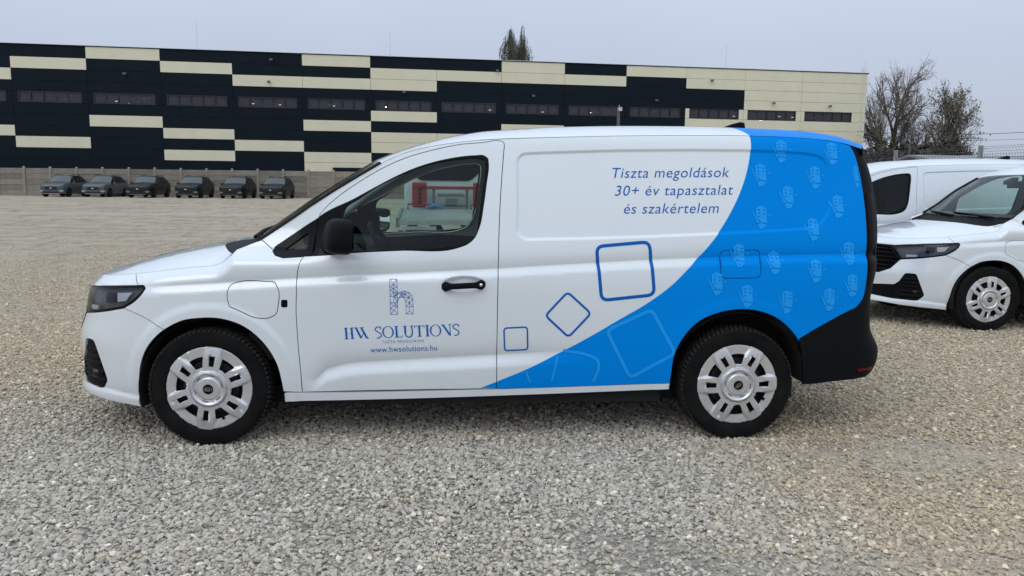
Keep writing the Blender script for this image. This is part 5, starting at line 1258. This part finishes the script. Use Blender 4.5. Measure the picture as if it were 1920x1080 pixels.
b = MB(); b.box((-.25, 6.15, .92), (.50, 6.25, .97)); b.box((-.20, 6.12, 1.16), (.46, 6.2, 1.24)); b.box((.0, 6.0, .98), (.28, 6.15, 1.12)); b.box((-.32, 6.2, .87), (-.26, 6.26, 1.34)); b.box((.50, 6.2, .87), (.56, 6.26, 1.34)); tp('winch', b, TRG)
b = MB(); q = [(-1.0, .55), (1.0, .55), (1.02, 1.3), (.98, 1.75), (.86, 2.30), (.70, 2.44), (-.70, 2.44), (-.86, 2.30), (-.98, 1.75), (-1.02, 1.3)]; b.prism(q, 6.45, 8.0); b.prism([(x*.98, .5+(z-.5)*.55) for x, z in q], 8.0, 9.2); cb = tp('cab', b, TRW, sharp=35)
b = MB(); q = rounded([(-.62, 1.56), (.62, 1.56), (.86, 1.76), (.74, 2.20), (-.74, 2.20), (-.86, 1.76)], .10); b.prism(q, 6.42, 6.445); tp('rear_window', b, CGL, cb)
for sx in (-1, 1):
    b = MB(); b.box((sx*1.20-.10, 7.55, 1.55), (sx*1.20+.10, 7.70, 1.98), ch=.03); b.tube([(sx*.98, 7.6, 1.6), (sx*1.18, 7.6, 1.62)], .025, 6); tp('mirror', b, TRG, cb); b = MB(); b.box((sx*1.20-.085, 7.538, 1.60), (sx*1.20+.085, 7.548, 1.94)); tp('mirror_glass', b, MIRR, cb)
    for y in (1.6, 8.4): b = MB(); b.lathe([(0, -.12), (.20, -.12), (.33, -.10), (.35, -.06), (.35, .08), (.33, .11), (0, .11)], (sx*.82, y, .35), 24, 'x'); tp('wheel', b, TYREM, sharp=40)
b = MB(); b.box((-.42, .1, .50), (-.30, 8.5, .72)); b.box((.30, .1, .50), (.42, 8.5, .72)); tp('chassis', b, DARK)
b = MB(); b.obox((-.30, 5.45, .93), (.20, 0, .02), (0, .10, 0), (0, 0, .05)); b.tube([(-.5, 5.4, .90), (-.3, 5.35, .97), (-.1, 5.4, .92)], .05, 6); tag(b.build('strap_bundle', mat('blue_webbing', (.10, .22, .38), .8)), 'blue webbing bundle lying on the recovery truck deck', 'strap')
bpy.context.view_layer.update(); D.objects['strap_bundle'].matrix_world = tr.matrix_world

# ---------------------------------------------------------------- mesh fence and shed on the right
FST = mat('fence_steel', (.16, .17, .18), .5, metal=.5)
fa, fb = np.array((12.4, 21.4)), np.array((16.0, 5.2)); fd = fb-fa; flen = np.linalg.norm(fd); fd = fd/flen
fence = empty('mesh_fence', (fa[0], fa[1], 0)); fence.rotation_euler = (0, 0, math.atan2(fd[1], fd[0])); tag(fence, 'welded mesh fence with outward tilted top behind the plain vans', 'fence')
b = MB(); b.box((-.04, -.04, 0), (.04, .04, 2.50)); pst = b.build('post', mat('post_galvanised', (.30, .31, .32), .5, metal=.4), fence)
b = MB(); npan = 6
for k in range(36): b.box((k*.075+.05, -.003, .1), (k*.075+.056, .003, 2.28)); b.tube([(k*.075+.053, 0, 2.28), (k*.075+.053, -.13, 2.46)], .003, 4, cap=False)
for z in (.2, .6, 1.0, 1.4, 1.8, 2.2, 2.28): b.box((.03, -.006, z), (2.73, .0, z+.008)); 
for t in (.35, .75, 1.): b.box((.03, -.13*t-.004, 2.28+.18*t), (2.73, -.13*t+.004, 2.286+.18*t))
pn = b.build('mesh_panel', FST, fence)
for k in range(npan+1):
    o = pst if k == 0 else pst.copy(); q = pn if k == 0 else pn.copy()
    if k: COL.objects.link(o); COL.objects.link(q)
    o.location = (k*2.766, 0, .05); q.location = (k*2.766, 0, .05)
SHEDW = mat('shed_wall', (.50, .50, .47), .8, noise=(.7, (.42, .42, .39), 5)); SHEDR = mat('shed_roof', (.24, .25, .27), .7)
shed = empty('shed', (48, 54, .3)); tag(shed, 'long low pale shed with grey roof beyond the mesh fence', 'shed')
b = MB(); b.box((-8, 0, -.4), (30, 10, 3.0)); b.build('wall', SHEDW, shed)
b = MB(); b.prism([(-.5, 3.0), (5, 4.0), (10.5, 3.0), (10.5, 3.15), (5, 4.15), (-.5, 3.35)], -8.4, 30.4, 'x'); b.build('roof', SHEDR, shed)
for k in range(6): b = MB(); b.box((-5+5*k, -.04, 1.2), (-3+5*k, .02, 2.4)); b.build('window', CGL, shed)

# ---------------------------------------------------------------- trees
BARK = mat('bark', (.10, .088, .075), .95, noise=(5, (.045, .039, .033), 6)); TWIG = mat('twig', (.155, .128, .100), .95)
LEAF1 = mat('olive_leaf', (.085, .085, .035), .7, noise=(1.2, (.13, .112, .05), 4)); LEAF2 = mat('poplar_leaf', (.045, .055, .022), .7, noise=(1.0, (.075, .072, .035), 4)); SCRUB = mat('scrub_leaf', (.048, .043, .028), .85, noise=(1.5, (.070, .060, .042), 5))
def grow(seed, h, w, spread, levels, nb, lean=0., trunk_r=.3, up=.25, first=.25, leaf=0, leafsize=.2, leafband=(0, 1), taper=False):
    r = np.random.default_rng(seed); limbs = MB(); twigs = MB(); lv = MB()
    def leafq(p, s):
        a = r.normal(size=3); a /= np.linalg.norm(a); b_ = np.cross(a, r.normal(size=3)); b_ /= np.linalg.norm(b_); lv.add([p-a*s, p+b_*s*.6, p+a*s, p-b_*s*.6], [(0, 1, 2, 3)])
    def br(p, d, L, rad, lev):
        n = 5 if lev < 2 else 3; P = [p]; q = p.copy(); dd = d.copy()
        for i in range(n):
            dd = dd+r.normal(0, .10+.05*lev, 3)+np.array((lean*.05, 0, up*.12)); dd /= np.linalg.norm(dd); q = q+dd*L/n; P.append(q)
        R = np.linspace(rad, rad*(.45 if lev else .35), n+1)
        (limbs if lev < 2 else twigs).tube(P, R, 7 if lev == 0 else 5 if lev == 1 else 3, cap=False)
        if lev >= levels:
            if leaf:
                for _ in range(leaf):
                    k = r.uniform(.2, 1); j = min(int(k*n), n-1); c = P[j]+(P[j+1]-P[j])*r.uniform()+r.normal(0, .12, 3)
                    if leafband[0]*h <= c[2] <= leafband[1]*h*1.05: leafq(c, leafsize*r.uniform(.6, 1.2))
            return
        m = nb[lev]
        for i in range(m):
            t = first+(1-first)*(i+r.uniform(.2, .9))/m if lev == 0 else r.uniform(.25, 1.0)
            j = min(int(t*n), n-1); c = P[j]+(P[j+1]-P[j])*(t*n-j); ax = P[j+1]-P[j]; ax /= np.linalg.norm(ax)
            s = r.normal(size=3); s -= ax*(s@ax); s /= np.linalg.norm(s); an = spread*(1.15-.45*t)*r.uniform(.75, 1.2)
            nd = ax*math.cos(an)+s*math.sin(an); br(c, nd, L*(.66-.22*t*(lev == 0))*r.uniform(.75, 1.1), max(R[j]*.58, .009), lev+1)
        br(P[-1], dd, L*.45, R[-1], max(lev+1, 2) if lev else 1)
    br(np.zeros(3), np.array((lean*.15, 0, 1.)), h*.62, trunk_r, 0)
    A = np.array(twigs.V); med = np.median(A[:, :2], axis=0); zm = np.median(A[:, 2]); kz = h/np.percentile(A[:, 2], 99.7); kx = w/2/np.percentile(np.hypot(A[:, 0]-np.median(A[:, 0]), A[:, 1]-np.median(A[:, 1])), 97)
    for q in (limbs, twigs, lv):
        if q.V:
            A = np.array(q.V); A[:, :2] -= med*np.clip(A[:, 2:]/zm, 0, 1); A = A*np.array((kx, kx, kz))
            if taper: A[:, :2] *= np.clip(1.1*(1-(A[:, 2:]/h)**7), .08, 1)
            q.V = [tuple(p) for p in A]
    return limbs, twigs, lv
def tree(x, y, label, leafm, **k):
    t = empty('tree', (x, y, .2)); tag(t, label, 'tree'); a, b_, c = grow(**k); a.build('trunk', BARK, t, smooth=True, fix=False); b_.build('branches', TWIG, t, fix=False)
    if c.V: c.build('crown', leafm, t, fix=False)
    return t
tree(ray_at(1667, 78), 78, 'tallest bare tree, its trunk close by the end of the warehouse', LEAF1, seed=3, h=15.2, w=9.5, spread=.80, levels=4, nb=(9, 6, 5, 4), trunk_r=.75, up=.55, first=.20)
tree(ray_at(1712, 82), 82, 'smaller thin tree between the bare giant and the leafy one', LEAF1, seed=11, h=11.8, w=6.0, spread=.60, levels=4, nb=(9, 6, 4, 4), trunk_r=.36, up=.6, first=.12, leaf=1, leafsize=.09)
tree(ray_at(1775, 76), 76, 'leafy olive tree farthest right, ragged towards the open sky', LEAF1, seed=5, h=12.8, w=7.2, spread=.66, levels=4, nb=(11, 7, 4, 4), trunk_r=.42, up=.75, first=.10, leaf=1, leafsize=.14)
tree(ray_at(1640, 92), 92, 'bare tree half hidden by the corner of the warehouse', LEAF1, seed=8, h=14.0, w=5.5, spread=.5, levels=4, nb=(9, 6, 4, 4), trunk_r=.3, up=.9, first=.2)
tree(ray_at(1602, 120), 120, 'tree whose sparse top shows over the right end of the warehouse roof', LEAF1, seed=18, h=21.6, w=3.6, spread=.42, levels=4, nb=(10, 6, 4, 3), trunk_r=.3, up=1., first=.4, leaf=1, leafsize=.12)
for px, sd, h, w, lab in ((955, 21, 26.3, 3.8, 'pointed poplar, left one of the pair above the warehouse roof'), (977, 24, 26.6, 2.7, 'broader poplar, right one of the pair above the warehouse roof')):
    tree(ray_at(px, 118), 118, lab, LEAF2, seed=sd, h=h, w=w*1.25, spread=.25, levels=4, nb=(26, 6, 4, 2), trunk_r=.3, up=1.6, first=.12, leaf=9, leafsize=.18, taper=True)
# scrub along the foot of the trees
r = np.random.default_rng(4); b = MB()
for k in range(26000):
    px = r.uniform(1600, 1830); y = r.uniform(66, 72); x = ray_at(px, y); hmax = 5.5+.5*math.sin(px*.05)+.5*math.sin(px*.021+2)-1.6*max(0, (px-1745)/85); z = .2+abs(r.normal(0, .45))*hmax
    if z > hmax+.6: continue
    a = r.normal(size=3); a /= np.linalg.norm(a); c_ = np.cross(a, r.normal(size=3)); c_ /= np.linalg.norm(c_); s = r.uniform(.12, .40); p = np.array((x, y, z)); b.add([p-a*s, p+c_*s*.6, p+a*s, p-c_*s*.6], [(0, 1, 2, 3)])
o = b.build('undergrowth', SCRUB, fix=False); tag(o, kind='stuff')

# ---------------------------------------------------------------- lamp posts and cables
b = MB(); x = ray_at(1156, 48)
lp = empty('lamp_post', (x, 48, .25)); tag(lp, 'square lamp post with a flood head standing before the warehouse, above the van roof', 'lamp post')
b.box((-.09, -.09, 0), (.09, .09, 6.6)); b.build('pole', mat('pole_steel', (.10, .10, .10), .6), lp); b = MB(); b.box((-.05, -.22, 6.35), (.20, -.09, 6.6)); b.box((.0, -.1, 6.6), (.04, -.06, 6.75)); b.build('lamp_head', mat('head_glass', (.5, .5, .5), .3), lp)
x = ray_at(1700, 60); lp = empty('street_lamp', (x, 60, .25)); tag(lp, 'slim twin-arm lamp post among the bare trees', 'lamp post')
b = MB(); b.tube([(0, 0, 0), (0, 0, 7.1)], [.055, .035], 8); b.build('pole', FST, lp)
for sx in (-1, 1): b = MB(); b.box((sx*.1-.1, -.03, 6.98), (sx*.1+.1, .03, 7.04)); b.obox((sx*.65, 0, 6.95+.06), (.38, 0, .03), (0, .10, 0), (0, 0, .025)); b.build('lamp_head', FST, lp)
xa, xb = ray_at(1600, 72), ray_at(2050, 58)
for (z0, z1, rr_, lab) in ((7.35, 7.0, .022, 'upper overhead cable crossing behind the leafy tree'), (6.9, 6.35, .014, 'lower overhead cable crossing behind the leafy tree')):
    t = np.linspace(0, 1, 24); b = MB(); b.tube(np.stack([xa+(xb-xa)*t, 72-14*t, z0+(z1-z0)*t-.5*4*t*(1-t)], -1), rr_, 5); tag(b.build('cable', mat('cable_black', (.02, .02, .02), .7)), lab, 'cable')
